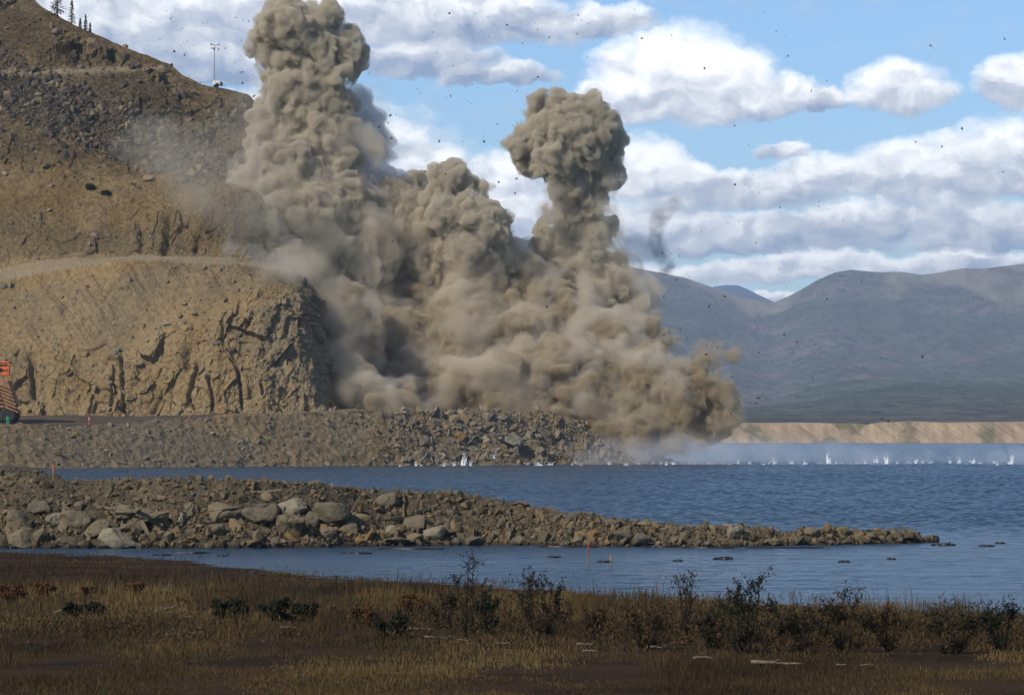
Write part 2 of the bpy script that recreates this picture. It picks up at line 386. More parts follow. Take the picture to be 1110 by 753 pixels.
c = nt.mix(nt.m('MULTIPLY', attr(nt, 'bare'), nt.ramp(mid, .3, .55, .4, .9)), c, (.27, .23, .18))
principled(nt, out, c, 1., 0., bump=fine, bstr=1., bdist=14)
tag(mesh_np('mountains', V.reshape(-1, 3), gridfaces(*px.shape), m, {'bare': bare.ravel()}, smooth=True), kind='structure')
# bluffs along the far shore
bt = [(600, 457), (790, 458), (830, 458.5), (870, 458), (925, 459), (940, 460), (955, 458), (985, 457), (1030, 458), (1060, 457.5), (1110, 457), (1400, 456)]
cols = [(-600, [(457.5, 1870), (457, 1818), (468, 1810), (478, 1801), (480.2, 1799)])]+[(a, [(b-.4, 1870), (b, 1818), (b+8, 1812), (b+17.5, 1802), (480.2, 1799)]) for a, b in bt]
px, py, D, t = profile(cols, 1300, [2, 12, 12, 3])
V = P3(px, py, D)
g1 = fbm(np.stack([(V[..., 0]+V[..., 2]*1.2)/7, V[..., 2]/30, V[..., 0]*0], -1), 4, .6, 5, True)
V[..., 1] += g1*2.4*sm(t, .8, 1.6)+fbm(V/60, 3, .5, 2)*5*sm(t, .8, 1.5)
m, nt, out = material('bluff_sand')
o = nt.new('ShaderNodeTexCoord').outputs['Object']
n = nt.noise(nt.map(o, (1, .2, .25), rot=(0, R(38), 0)), .22, 6, .65); veg = nt.noise(nt.map(o, (1, .3, 1)), .05, 5, .6)
c = nt.mix(nt.ramp(n, .35, .65), (.36, .27, .17), (.26, .19, .12)); c = nt.mix(nt.ramp(veg, .50, .60, 0, .85), c, (.12, .11, .06))
principled(nt, out, c, 1., 0.)
tag(mesh_np('far_shore_bluffs', V.reshape(-1, 3), gridfaces(*px.shape), m, smooth=True), kind='structure')
# distant summit; the blue of far haze is put into its colour
cols = [(a, [(y+16, 12700), (y, 12200), (y+6, 11800), (y+14, 11300), (345, 10600), (430, 10000)]) for a, y in [(740, 322), (762, 314), (775, 310), (788, 308.5), (800, 309), (810, 313), (822, 319), (835, 325), (850, 333), (880, 342)]]
px, py, D, t = profile(cols, 120, [4, 10, 10, 8, 6]); V = P3(px, py, D); V[..., 2] += fbm(V/900, 4, .5, 3)*16*sm(t, .8, 1.4)
m, nt, out = material('summit_haze_blue'); o = nt.new('ShaderNodeTexCoord').outputs['Object']
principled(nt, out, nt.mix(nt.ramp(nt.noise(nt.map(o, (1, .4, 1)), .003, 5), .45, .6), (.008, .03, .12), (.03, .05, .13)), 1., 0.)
tag(mesh_np('distant_summit', V.reshape(-1, 3), gridfaces(*px.shape), m, smooth=True), kind='structure')

# ================================================================== hillside with its bench
HC = [
 (-1500, [(60, 720), (-60, 660), (110, 595), (240, 556), (304, 546), (320, 530), (388, 518), (463, 505), (476, 502)]),
 (-160, [(60, 700), (-150, 640), (60, 580), (238, 548), (300, 540), (316, 526), (385, 515), (462, 503), (475, 500)]),
 (8,   [(60, 680), (-30, 605), (110, 572), (240, 545), (290, 537), (303, 522), (385, 511), (459, 500), (472, 498)]),
 (45,  [(70, 660), (8, 596), (118, 570), (243, 545), (284, 537), (295, 522), (383, 511), (458, 500), (470, 498)]),
 (75,  [(80, 650), (24, 593), (124, 568), (247, 545), (281, 537), (290, 522), (380, 511), (457, 500), (469, 498)]),
 (110, [(92, 645), (40, 591), (134, 567), (250, 544), (279, 536), (286, 521), (378, 510), (456, 500), (468, 498)]),
 (150, [(105, 640), (57, 588), (145, 566), (250, 543), (277, 536), (284, 521), (375, 509), (455, 501), (467, 499)]),
 (186, [(115, 640), (72, 586), (155, 565), (243, 543), (276, 536), (284, 521), (362, 509), (453.5, 501), (466, 499)]),
 (195, [(120, 640), (81, 585), (158, 565), (240, 543), (277, 536), (285, 521), (360, 509), (453, 501), (466, 499)]),
 (220, [(130, 640), (92, 584), (162, 564), (225, 542), (278, 536), (286, 521), (352, 509), (451, 501), (464, 499)]),
 (250, [(138, 640), (97, 582), (168, 563), (215, 542), (279, 536), (287, 521), (345, 509), (449, 502), (462, 500)]),
 (270, [(142, 638), (103, 581), (170, 562), (215, 542), (281, 536), (288, 521), (340, 509), (447, 503), (460, 500)]),
 (285, [(160, 640), (122, 581), (176, 562), (220, 543), (282, 537), (290, 521), (335, 509), (446, 503), (460, 501)]),
 (300, [(180, 640), (150, 581), (190, 563), (224, 545), (283, 538), (292, 522), (330, 510), (445, 504), (459, 501)]),
 (325, [(230, 640), (190, 584), (212, 568), (238, 551), (289, 542), (298, 524), (330, 511), (444, 505), (458, 502)]),
 (342, [(270, 645), (232, 592), (244, 578), (262, 562), (300, 550), (314, 529), (345, 514), (443, 506), (456, 503)]),
 (352, [(300, 650), (262, 605), (272, 592), (285, 578), (315, 562), (335, 538), (362, 520), (442.5, 508), (455, 505)]),
 (362, [(330, 660), (300, 625), (306, 612), (315, 600), (340, 585), (368, 565), (398, 540), (442, 511), (454, 507)]),
 (376, [(370, 680), (340, 650), (345, 638), (355, 625), (372, 612), (395, 595), (418, 570), (442, 522), (452, 515)]),
 (400, [(400, 720), (375, 690), (380, 678), (386, 665), (396, 650), (412, 630), (428, 600), (443, 552), (450, 545)]),
 (460, [(420, 780), (400, 750), (404, 735), (410, 715), (418, 695), (428, 670), (438, 640), (446, 590), (450, 580)]),
]
px, py, D, t = profile(HC, 850, [10, 100, 130, 60, 26, 150, 150, 8])
D = D*1.03
V = P3(px, py, D)
# soften the columns a little so that no straight creases show
ker = np.exp(-np.linspace(-2, 2, 15)**2); ker /= ker.sum()
for k in range(3):
    pad = np.pad(V[..., k], ((7, 7), (0, 0)), 'edge')
    V[..., k] = np.apply_along_axis(lambda a: np.convolve(a, ker, 'valid'), 0, pad)
N = gnormals(V); N *= np.sign(-N[..., 1:2]+1e-9)
up_cliff = sm(t, 2.45, 3.0)*(1-sm(t, 3.9, 4.1))
low_cliff = sm(t+.25*fbm(np.stack([px/30, px*0, px*0], -1), 3, s=5), 5.7, 6.15)
headland = sm(px+90*(t-5.3), 262, 330)*sm(t, 5.0, 5.4)
cl = np.maximum(np.maximum(up_cliff*sm(px, 60, 190), .45*up_cliff), np.maximum(low_cliff, headland))
Q = V.copy()
# vertical buttresses and clefts
vert = fbm(np.stack([Q[..., 0]/5.5, Q[..., 1]/20, Q[..., 2]/26], -1)+fbm(Q/9, 3)[..., None]*.12, 3, .5, 31, True)
wz = np.stack([fbm(Q/6, 3, s=71), fbm(Q/6, 3, s=72), fbm(Q/6, 3, s=73)], -1)
fa = facets(np.stack([Q[..., 0]/4.4, Q[..., 1]/6, Q[..., 2]/6.5], -1)+wz*.25, 4, 1.3)
fb = facets(np.stack([Q[..., 0]/1.9, Q[..., 1]/3, Q[..., 2]/2.6], -1)+wz*.35, 8, 1.2)
fc = facets(np.stack([Q[..., 0]/.9, Q[..., 1]/1.4, Q[..., 2]/1.1], -1)+wz*.5, 9, 1.1)
fine_ = fbm(Q/1.5, 4, .62, 61)
softvert = sm(fbm(np.stack([Q[..., 0]/9, Q[..., 1]/30, Q[..., 2]/40], -1), 3, .5, 66)+.25, 0, .5)
disp = cl*(.72+.28*sm(px, 200, 300))*((vert-.25)*(.3+.6*softvert)+fa*(.4+.5*softvert)+fb*.42+fc*.24+fine_*.35)
strk = fbm(np.stack([(Q[..., 0]+Q[..., 2]*.75)/2.6, Q[..., 1]*0, Q[..., 2]/30], -1), 4, .55, 77)
soft = fbm(Q/11, 5, .5, 12)*1.3+fbm(Q/2.2, 4, .6, 15)*.32
disp += (1-cl)*(soft+strk*.55*sm(t, 4.9, 5.2)*sm(soft+.6, 0, 1)+strk*.15)*(1-.8*sm(t, 3.9, 4.1)*(1-sm(t, 4.9, 5.1)))
talus = sm(t, 1.0, 1.2)*(1-sm(t, 2.3, 2.7))
disp += talus*(fb*.5+fa*.5)*sm(fbm(Q/14, 3, s=40)+.25, 0, .35)
disp += fbm(Q/.8, 3, .6, 50)*.13
# rock outcrop high on the left, and the old track that crosses the slope
oc = sm(1-np.hypot((px-95)/85, (py-55)/16), 0, .5)
disp += oc*((vert-.4)*1.5+fa*1.3+fb*.7)*sm(t, 1.02, 1.3)
disp *= 1-.65*np.exp(-((t-1)/.12)**2)
yt = 77-.01*px+ (px > 190)*0
track = np.exp(-((py-yt)/3.2)**2)*(px < 192)*sm(t, 1.0, 1.15)
disp = disp*(1-.6*track)
def cleft(cx, y0, y1, w, dep, slant=0.):
    # an open crack or hollow in the rock face
    xx_ = px-(cx+slant*(py-y0)+2.2*fbm(np.stack([py/9, px*0+cx, px*0], -1), 3)); yy_ = sm(py, y0-4, y0+5)*(1-sm(py, y1-5, y1+4))
    return -.48*dep*np.exp(-(xx_/w)**2)*yy_
disp = disp+sum(cleft(*a) for a in [(36, 388, 430, 3.2, 2.6, .04), (33, 384, 392, 5, 2.4), (131, 384, 448, 2.0, 2.2, .07), (122, 410, 440, 1.8, 1.2, 0), (178, 420, 446, 3, 1.6, -.5), (206, 376, 402, 4.5, 2.2, -.1), (214, 395, 440, 2.2, 2.2, -.25), (205, 425, 445, 2.5, 1.8, .4), (228, 408, 444, 2, 2.2, .1), (241, 350, 374, 2.4, 1.8, .05), (258, 398, 442, 2, 2.0, .12), (271, 345, 358, 2.4, 1.6, -.2), (282, 412, 430, 1.8, 1.4, .2), (312, 345, 362, 2.5, 1.5, 0), (336, 330, 342, 6, 1.8, 0), (155, 245, 272, 4, 1.5, -.1), (186, 235, 275, 5, 2.4, -.15), (213, 245, 272, 3, 2.0, 0), (62, 252, 262, 7, 1.2, 0), (278, 258, 276, 5, 2.0, 0), (300, 240, 270, 4, 1.8, .1)])
V = V+N*disp[..., None]
dark = np.clip(talus*sm(fbm(np.stack([(Q[..., 0]+Q[..., 2]*.9)/11, Q[..., 1]*0, Q[..., 2]/34], -1), 4, .5, 60)+.42-.0*t, 0, .35), 0, 1)
dband = sm(1-np.abs((py-(88+.42*px))/(48-.06*px)), 0, .5)      # the band of blocky talus
dark = np.clip(np.maximum(dark*.75, dband*talus), 0, 1)*(1-.8*track)
dark = np.maximum(dark, .8*sm(1.35-t, 0, .3)); dark = np.maximum(dark, .85*talus); dark = np.maximum(dark, .45*sm(4.0-t, 0, .2))
pale = np.clip(track*.9+sm(t, 4.0, 4.1)*(1-sm(t, 4.95, 5.05))*.95, 0, 1)
pale = np.maximum(pale, .5*sm(px+60*(t-6), 240, 320)*sm(t, 4.9, 5.2)); pale = np.maximum(pale, .22*sm(t, 5, 5.2))
HILL = V
tag(mesh_np('hillside', V.reshape(-1, 3), gridfaces(*px.shape), M_slope, {'dark': dark.ravel(), 'pale': pale.ravel()}), kind='structure')
rng = np.random.default_rng(11)
def scatter(V, w, n, rng):
    w = w.ravel().astype(float); w = np.where(np.isfinite(w), w, 0); i = rng.choice(w.size, n, p=w/w.sum())
    return V.reshape(-1, 3)[i], i
vis = (px > -60)
p_, i_ = scatter(V, vis*talus*(dband*2.2+.28)*(D**0), 13000, rng)
tag(rubble('talus_rubble', p_+rng.normal(size=p_.shape)*.1, np.minimum(rng.pareto(2.4, len(p_))*.22+.13, 1.15), M_stone_dark, 3), kind='stuff')
wl = vis*(sm(t, 5.0, 5.1)*.22+np.exp(-((t-7)/.08)**2)*.9+ up_cliff*.3+sm(1.5-t, 0, .3)*.25)
p_, i_ = scatter(V, wl, 5200, rng)
tag(rubble('slope_stones', p_, np.minimum(rng.pareto(2.6, len(p_))*.12+.08, .8), M_stone_bank, 4), kind='stuff')

# ================================================================== road and bank by the lake
BC = [(-1500, 509, 463, 457), (-160, 508, 462, 456), (8, 508, 460.5, 452), (75, 508, 460, 451), (120, 507.5, 459, 450), (150, 507.5, 457, 450), (200, 507, 453.5, 447.5), (235, 507, 449.5, 446), (300, 506.5, 447, 444), (375, 506, 444, 442), (450, 505.5, 445, 443), (550, 504.5, 446.5, 445), (600, 504, 449, 447), (640, 503.5, 459, 456), (670, 503.2, 470, 468), (700, 503, 482, 480), (722, 502.8, 499, 497), (735, 502.6, 504.5, 503)]
cols = []
for a, yw, yb, yk in BC:
    yw = 508-(max(a, -160)-8)*.0071 if a <= 700 else yw          # an even shoreline
    Dw = 18000/(yw-HY)
    cols.append((a, [(yk+.5, Dw+85), (yk-1, Dw+36), (yb+1.2, Dw+13.5), (yb, Dw+12), (yb+1.5, Dw+10), (yw, Dw), (yw+4, Dw-4)]))
px, py, D, t = profile(cols, 990, [3, 6, 4, 4, 70, 6])
V = P3(px, py, D); N = gnormals(V); N *= np.sign(N[..., 2:3]+1e-9)
w = sm(t, 2.3, 3.2)
mounds = sm(px, 360, 440)
V += N*(w*(fbm(V/6, 4, .55, 5)*.55+(worley(V/1.1, 3)-.5)*.35+fbm(V/1.6, 3, .6, 8)*.25+mounds*fbm(V/4, 4, .6, 18)*.9))[..., None]
BANK = V
dk = np.clip(.2+.45*sm(fbm(np.stack([(V[..., 0]+1.4*V[..., 2])/9+.37*V[..., 1]/5, V[..., 1]/7+V[..., 0]/23, V[..., 2]/3+V[..., 0]/17], -1), 5, .6, 9)+.12, -.2, .5), 0, 1)*(1-.75*sm(1-np.abs((px-(360+(py-448)*1.1))/55), 0, .6))
tag(mesh_np('lake_bank', V.reshape(-1, 3), gridfaces(*px.shape), M_bank, {'dark': dk.ravel(), 'pale': (w*0).ravel()}), kind='structure')
M_road = simple('road_dirt', (.075, .055, .038), .9, .2, .3, .4)
sel = (px[:, 0] > -1400) & (px[:, 0] < 240)
rp = V[sel][:, 3:14]; rp = rp+np.array([0, 0, .05]); 
tag(mesh_np('haul_road', rp.reshape(-1, 3), gridfaces(*rp.shape[:2]), M_road, smooth=True), kind='structure')
rng = np.random.default_rng(12)
wt = sm(t, 2.9, 3.1)*(1-sm(t, 5.0, 5.05))*(px > -40)*(px < 715)
p_, i_ = scatter(V, wt*(.8+1.2*sm(px, 380, 430)+2.5*np.exp(-((t-5)/.03)**2)), 12000, rng)
pxi = px.ravel()[i_]
s_ = np.minimum(rng.pareto(2.6, len(p_))*.085+.06, .55)*(1+.9*sm(pxi, 380, 470))
tag(rubble('bank_rubble', p_, s_, M_stone_bank, 6), kind='stuff')

# ================================================================== jetty of broken rock
JC = [(-1500, 596, 504, 300), (-160, 594, 506, 300), (-20, 594, 511, 300), (8, 594, 512, 290), (45, 594, 514, 250), (62, 594, 519, 120), (80, 594, 523, 14), (120, 594, 521, 9), (200, 594, 520, 8), (270, 594, 522, 8), (350, 593, 528, 7), (400, 592, 533, 7), (450, 591.5, 535, 6), (500, 591, 537, 6), (545, 591, 545, 5), (575, 591, 552, 4.5), (620, 591.5, 560, 4), (660, 592, 566, 3.5), (700, 592, 569, 3), (760, 592, 574, 3), (800, 592, 573, 3), (850, 591, 578, 2.5), (900, 590.5, 575, 2.5), (940, 589.5, 580, 2), (975, 588.5, 578, 2), (1000, 588, 584, 1.2), (1012, 587.5, 587, .6)]
cols = []
def crest(yw, yc, slope=.62):
    Dw = 18000/(yw-HY); lo, hi = Dw, Dw+9
    for _ in range(40):
        md = (lo+hi)/2
        if HY+(H-(md-Dw)*slope)*F/md > yc: lo = md
        else: hi = md
    return Dw, md, (md-Dw)*slope
for a, yw, yc, W in JC:
    Dw, Dc, Zc = crest(yw, yc)
    z2 = Zc*.93 if W < 20 else max(.45, Zc*.25); D2 = Dc+W; D3 = D2+ (Zc*1.6+1 if W < 20 else 10)
    f = lambda z, d: HY+(H-z)*F/d
    cols.append((a, [(f(-.4, D3), D3), (f(z2, D2), D2), (yc, Dc), (yw, Dw), (f(-.3, Dw-1), Dw-1)]))
px, py, D, t = profile(cols, 1590, [14, 34, 62, 4])
V = P3(px, py, D); N = gnormals(V); N *= np.sign(N[..., 2:3]+1e-9)
V += N*(fbm(V/1.6, 4, .55, 2)*.22+(worley(V/.55, 6)-.5)*.2)[..., None]
JET = V
tag(mesh_np('rubble_spit', V.reshape(-1, 3), gridfaces(*px.shape), M_stone, {'tone': np.clip(.12+.3*fbm(V/3, 3), 0, 1).ravel()}), kind='structure')  # sheet toned dark: shade in the gaps between stones, put into its colour
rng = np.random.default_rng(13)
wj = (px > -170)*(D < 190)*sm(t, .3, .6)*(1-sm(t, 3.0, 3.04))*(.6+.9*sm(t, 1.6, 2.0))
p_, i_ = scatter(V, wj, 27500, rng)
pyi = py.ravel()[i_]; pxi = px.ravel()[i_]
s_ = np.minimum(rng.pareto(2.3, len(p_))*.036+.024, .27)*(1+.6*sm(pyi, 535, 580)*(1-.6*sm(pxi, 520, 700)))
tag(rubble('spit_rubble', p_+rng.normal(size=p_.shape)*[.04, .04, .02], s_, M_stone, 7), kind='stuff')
JPX, JPY, JT = px, py, t

# ================================================================== near shore
SH = [(-1500, 598), (-160, 599), (8, 600), (120, 602), (200, 608), (300, 618), (370, 627), (450, 630), (520, 633), (600, 640), (700, 648), (780, 655), (850, 660), (930, 662), (1110, 668), (1300, 672), (3000, 690)]
X_ = np.concatenate([np.linspace(-110, -30, 50)[:-1], np.linspace(-30, 30, 420), np.linspace(30, 110, 50)[1:]]); Y_ = np.linspace(30, 150, 560); XX, YY = np.meshgrid(X_, Y_, indexing='ij')
pxx = CX+XX*F/YY
Dsh = 18000/(np.interp(pxx, [a for a, b in SH], [b for a, b in SH])-HY)
ZZ = np.clip((Dsh-YY)*.011, -.5, .34)+fbm(np.stack([XX/2.5, YY/2.5, XX*0], -1), 4, .5, 3)*.045+fbm(np.stack([XX/.5, YY/.5, XX*0], -1), 3, .5, 4)*.02
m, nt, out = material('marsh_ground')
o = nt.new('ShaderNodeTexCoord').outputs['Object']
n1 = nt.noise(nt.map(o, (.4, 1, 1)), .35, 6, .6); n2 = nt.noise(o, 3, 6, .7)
c = nt.mix(nt.ramp(n1, .4, .6), (.020, .0115, .006), (.040, .023, .011)); c = nt.mix(nt.ramp(n2, .5, .75, 0, .8), c, (.062, .040, .022))  # soil colours darkened in place of cloud shade over the foreground
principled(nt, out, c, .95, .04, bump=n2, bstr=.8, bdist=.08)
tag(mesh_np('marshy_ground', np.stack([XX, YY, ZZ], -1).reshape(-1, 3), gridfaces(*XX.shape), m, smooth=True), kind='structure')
def ground_z(x, y):
    d = 18000/(np.interp(CX+x*F/y, [a for a, b in SH], [b for a, b in SH])-HY)
    return np.clip((d-y)*.011, -.5, .34)+fbm(np.stack([x/2.5, y/2.5, x*0], -1), 4, .5, 3)*.045+fbm(np.stack([x/.5, y/.5, x*0], -1), 3, .5, 4)*.02
# ================================================================== air
VSTEP = .12; CSTEP = .15
def box_mesh(name, x0, x1, y0, y1, z0, z1, mat):
    V = np.array([(x, y, z) for x in (x0, x1) for y in (y0, y1) for z in (z0, z1)], float)
    Fq = np.array([(0, 1, 3, 2), (4, 6, 7, 5), (0, 4, 5, 1), (2, 3, 7, 6), (0, 2, 6, 4), (1, 5, 7, 3)])
    return mesh_np(name, V, Fq, mat)
def volume_mat(name, col, dens, aniso=0., absorb=None):
    m, nt, out = material(name); v = nt.new('ShaderNodeVolumePrincipled')
    v.inputs['Color'].default_value = (*col, 1); v.inputs['Density'].default_value = dens; v.inputs['Anisotropy'].default_value = aniso
    if absorb: v.inputs['Absorption Color'].default_value = (*absorb, 1)
    nt.l.new(v.outputs[0], out.inputs['Volume']); return m
M_haze = volume_mat('haze_air', (.66, .79, .97), 7.2e-5, .1)
tag(box_mesh('haze', -3600, 3600, -150, 13000, -60, 600, M_haze), kind='stuff')

def cloud_mat(name, col, dens, scale, lo, hi, blobs=None, aniso=.1, step=.25, warp=1.5, zfall=None):
    """uneven density: noise, thinned towards the rim of the lumps it is made of"""
    m, nt, out = material(name); v = nt.new('ShaderNodeVolumePrincipled')
    v.inputs['Color'].default_value = (*col, 1); v.inputs['Anisotropy'].default_value = aniso
    o = nt.new('ShaderNodeTexCoord').outputs['Object']
    n = nt.noise(o, scale, 4, .6, .4); d = nt.ramp(n, lo, hi)
    if blobs:
        p = nt.v('ADD', o, nt.v('MULTIPLY', nt.v('SUBTRACT', nt.noise(o, scale*.8, 3, .55, col=True), (.5, .5, .5)), (warp*3,)*3)); f = None
        for (a, b, r, D) in blobs:
            c = P3(a, b, D); r = r*D/F
            w = nt.m('MAXIMUM', nt.m('SUBTRACT', 1., nt.m('MULTIPLY', nt.v('DISTANCE', p, tuple(c)), 1/r)), 0.); f = w if f is None else nt.m('ADD', f, w)
        d = nt.m('MULTIPLY', d, nt.ramp(f, 0, .7))
    if zfall:
        sz = nt.new('ShaderNodeSeparateXYZ'); nt.l.new(o, sz.inputs[0]); d = nt.m('MULTIPLY', d, nt.ramp(sz.outputs[2], zfall, 0.))
    nt.put(v.inputs['Density'], nt.m('MULTIPLY', d, dens)); nt.l.new(v.outputs[0], out.inputs['Volume'])
    m.cycles.volume_step_rate = step
    return m
# ================================================================== dust of the blast
def icos(sub):
    bm = bmesh.new(); bmesh.ops.create_icosphere(bm, subdivisions=sub, radius=1)
    V = np.array([v.co[:] for v in bm.verts]); T_ = np.array([[v.index for v in f.verts] for f in bm.faces]); bm.free(); return V, T_
ICO = icos(2)
def billow(name, blobs, voxel, seed, mat, kids=9, levels=2, amp=1., grow=0., parent=None, yscale=.8):
    """one continuous cauliflower surface from (px, py, radius px, D) lumps"""
    rng = np.random.default_rng(seed); S = []
    def rec(c, r, lv):
        S.append((c, r))
        if lv == 0: return
        for _ in range(kids if lv == levels else kids-3):
            d = rng.normal(size=3); d /= np.linalg.norm(d); d[1] = -abs(d[1]) if rng.random() < .75 else d[1]
            rec(c+d*r*rng.uniform(.72, .92)*np.array([1, yscale, 1]), r*rng.uniform(.30, .50), lv-1)
    for (px, py, r, D) in blobs: rec(P3(px, py, D), r*D/F, levels)
    VV = []; TT = []
    for k, (c, r) in enumerate(S):
        VV.append(ICO[0]*(r+grow)*np.array([1, yscale, 1])+c); TT.append(ICO[1]+k*len(ICO[0]))
    o = mesh_np(name+'_lumps', np.concatenate(VV), np.concatenate(TT), mat)
    md = o.modifiers.new('remesh', 'REMESH'); md.mode = 'VOXEL'; md.voxel_size = voxel; md.adaptivity = 0
    dg = bpy.context.evaluated_depsgraph_get(); me = bpy.data.meshes.new_from_object(o.evaluated_get(dg)); bpy.data.objects.remove(o)
    n = len(me.vertices); V = np.empty(n*3, np.float32); me.vertices.foreach_get('co', V); V = V.reshape(-1, 3).astype(float)
    N = np.empty(n*3, np.float32); me.vertices.foreach_get('normal', N); N = N.reshape(-1, 3).astype(float)
    def vec(q, s): return np.stack([fbm(q, 3, s=s), fbm(q, 3, s=s+7), fbm(q, 3, s=s+13)], -1)
    q = V+vec(V/9, seed)*2.2
    def puff(q, L, s):
        return np.minimum(np.abs(vnoise(q/L, s)), np.abs(vnoise(q/L+5.5, s+9))+.05)
    big = np.sqrt(np.clip(1-worley(q/6.0, seed+4)**2, 0, 1))
    d = amp*((big-.6)*2.6+(puff(q, 4.2, seed)*3.4+puff(q, 2.1, seed+1)*2.6+puff(q, 1.1, seed+2)*1.7-1.4)*.85)
    V = V+N*d[:, None]+vec(V/3.5, seed+30)*.55*amp
    me.vertices.foreach_set('co', V.astype(np.float32).ravel()); me.update()
    # a second voxel pass leaves one clean closed skin
    o = bpy.data.objects.new(name, me); link(o); md = o.modifiers.new('remesh', 'REMESH'); md.mode = 'VOXEL'; md.voxel_size = voxel*.85
    dg = bpy.context.evaluated_depsgraph_get(); me = bpy.data.meshes.new_from_object(o.evaluated_get(dg)); bpy.data.objects.remove(o); me.name = name
    me.polygons.foreach_set('use_smooth', np.ones(len(me.polygons), bool))
    me.materials.clear(); me.materials.append(mat)
    o = bpy.data.objects.new(name, me); return link(o, parent)
DUST = (.86, .79, .66)
M_dust = cloud_mat('dust', (.715, .65, .525), 2.4, .42, .37, .60, step=CSTEP, aniso=0)
M_dust_brown = cloud_mat('brown_dust', (.62, .53, .38), 2.0, .34, .36, .62, step=CSTEP, aniso=0)
M_veil = cloud_mat('dust_veil', (.84, .76, .63), .42, .16, .42, .66, step=VSTEP)
M_thin = volume_mat('thin_dust', (.86, .82, .75), .085, .2)
M_thin_brown = volume_mat('thin_brown_dust', (.88, .78, .60), .16, .2)
M_surge = cloud_mat('surge_dust', (.55, .455, .30), 2.3, .5, .39, .61, step=CSTEP, aniso=0)
M_grey = volume_mat('grey_dust', (.74, .75, .76), .5, .1)
M_mist = cloud_mat('spray_mist', (.88, .91, .98), .17, .13, .36, .74, step=.05, zfall=5.5)
def wisp(label, blobs, col, dens, scale, seed, lo=.3, hi=.7, voxel=.6, warp=.5):
    m = cloud_mat('wisp_dust', col, dens, scale, lo, hi, [(a, b, r*1.35, d) for a, b, r, d in blobs], step=.3, warp=warp)
    o = billow('dust_wisp', [(a, b, r*1.3, d) for a, b, r, d in blobs], voxel, seed, m, levels=0, amp=.25)
    tag(o, label, 'dust wisp', 'thin wisps of dust round the blast'); return o
def plume(label, blobs, voxel, seed, mat, core=True, veil=None, shrink=.88, **kw):
    blobs = [(a, b, r*shrink, d) for a, b, r, d in blobs]
    o = billow('dust_plume', blobs, voxel, seed, mat, **kw)
    tag(o, label, 'dust plume', 'dust plumes thrown up by the blast')
    if veil: billow('dust_veil', [(a, b, r*1.06, d) for a, b, r, d in blobs if veil(a, b)], voxel*1.8, seed+50, M_veil, levels=1, kids=8, amp=1., grow=1.7, parent=o)
    return o
D1 = 574
plume('tallest dust column on the left, rising beside the hill with the light tower',
 [(300, 30, 28, D1), (325, 34, 34, D1-2), (350, 38, 30, D1), (366, 50, 26, D1), (296, 58, 22, D1), (345, 70, 40, D1-1), (372, 78, 20, D1),
  (322, 95, 40, D1), (350, 110, 36, D1), (318, 125, 42, D1), (345, 145, 42, D1), (310, 165, 44, D1), (350, 185, 48, D1), (300, 205, 46, D1-6), (345, 230, 60, D1-4),
  (385, 255, 50, D1), (315, 250, 40, D1-8), (370, 290, 55, D1-3), (345, 300, 38, D1-6), (278, 45, 14, D1), (380, 60, 16, D1), (290, 135, 22, D1), (288, 185, 22, D1-4), (284, 250, 22, D1-14), (305, 290, 22, D1-18)], .32, 101, M_dust, amp=.76, veil=lambda a, b: b > 180)
plume('lower pair of round dust heads between the tall left column and the mushroom-headed column',
 [(436, 211, 20, 576), (424, 232, 22, 578), (450, 232, 24, 576), (488, 196, 19, 570), (478, 214, 20, 570), (504, 212, 22, 570), (497, 234, 26, 569), (528, 236, 24, 568), (538, 252, 18, 568), (474, 246, 24, 572), (512, 258, 28, 570), (450, 270, 38, 576), (418, 278, 36, 578), (525, 288, 34, 574), (490, 285, 34, 574)], .32, 102, M_dust, amp=.76, veil=lambda a, b: b > 255, shrink=.95)
plume('mushroom-headed dust column in the middle with a narrow neck',
 [(595, 128, 28, 580), (580, 152, 28, 580), (620, 138, 34, 578), (646, 140, 26, 578), (605, 166, 34, 578), (640, 162, 34, 580), (572, 168, 22, 582), (655, 182, 20, 580), (622, 190, 26, 579), (664, 155, 12, 580),
  (620, 212, 22, 580), (640, 208, 18, 582), (612, 232, 20, 580), (634, 234, 22, 582), (650, 250, 17, 584), (604, 254, 22, 580), (622, 262, 26, 581), (596, 285, 28, 580), (636, 290, 32, 580), (664, 300, 20, 582), (585, 320, 34, 578), (650, 325, 34, 578), (680, 335, 22, 580)], .32, 103, M_dust, amp=.72, veil=lambda a, b: b > 280, shrink=.88)
plume('wide brown bank of dust rolling off the bench onto the lakeside rubble',
 [(388, 365, 26, 548), (385, 420, 18, 536), (410, 432, 14, 532), (440, 436, 14, 534), (375, 340, 24, 556), (410, 330, 55, 575), (395, 375, 34, 566), (470, 320, 55, 576), (540, 330, 52, 574), (600, 350, 50, 572), (440, 380, 48, 568), (500, 385, 52, 566), (560, 395, 48, 564), (395, 410, 26, 560), (375, 395, 20, 566), (410, 428, 20, 556), (450, 425, 30, 556), (500, 425, 32, 554), (550, 425, 34, 552), (605, 415, 42, 556), (655, 390, 42, 566), (700, 372, 22, 572)], .38, 104, M_dust_brown, veil=lambda a, b: True)
plume('curling brown dust surge pouring out over the water at the right end of the bank',
 [(640, 440, 30, 552), (610, 448, 22, 550), (670, 418, 34, 556), (700, 400, 24, 560), (705, 430, 36, 552), (675, 455, 26, 550), (745, 415, 26, 556), (742, 445, 32, 550), (772, 432, 26, 552), (778, 456, 20, 550), (720, 462, 18, 548), (650, 468, 16, 548), (690, 474, 14, 546)], .34, 105, M_surge, amp=.72, veil=lambda a, b: a < 735)
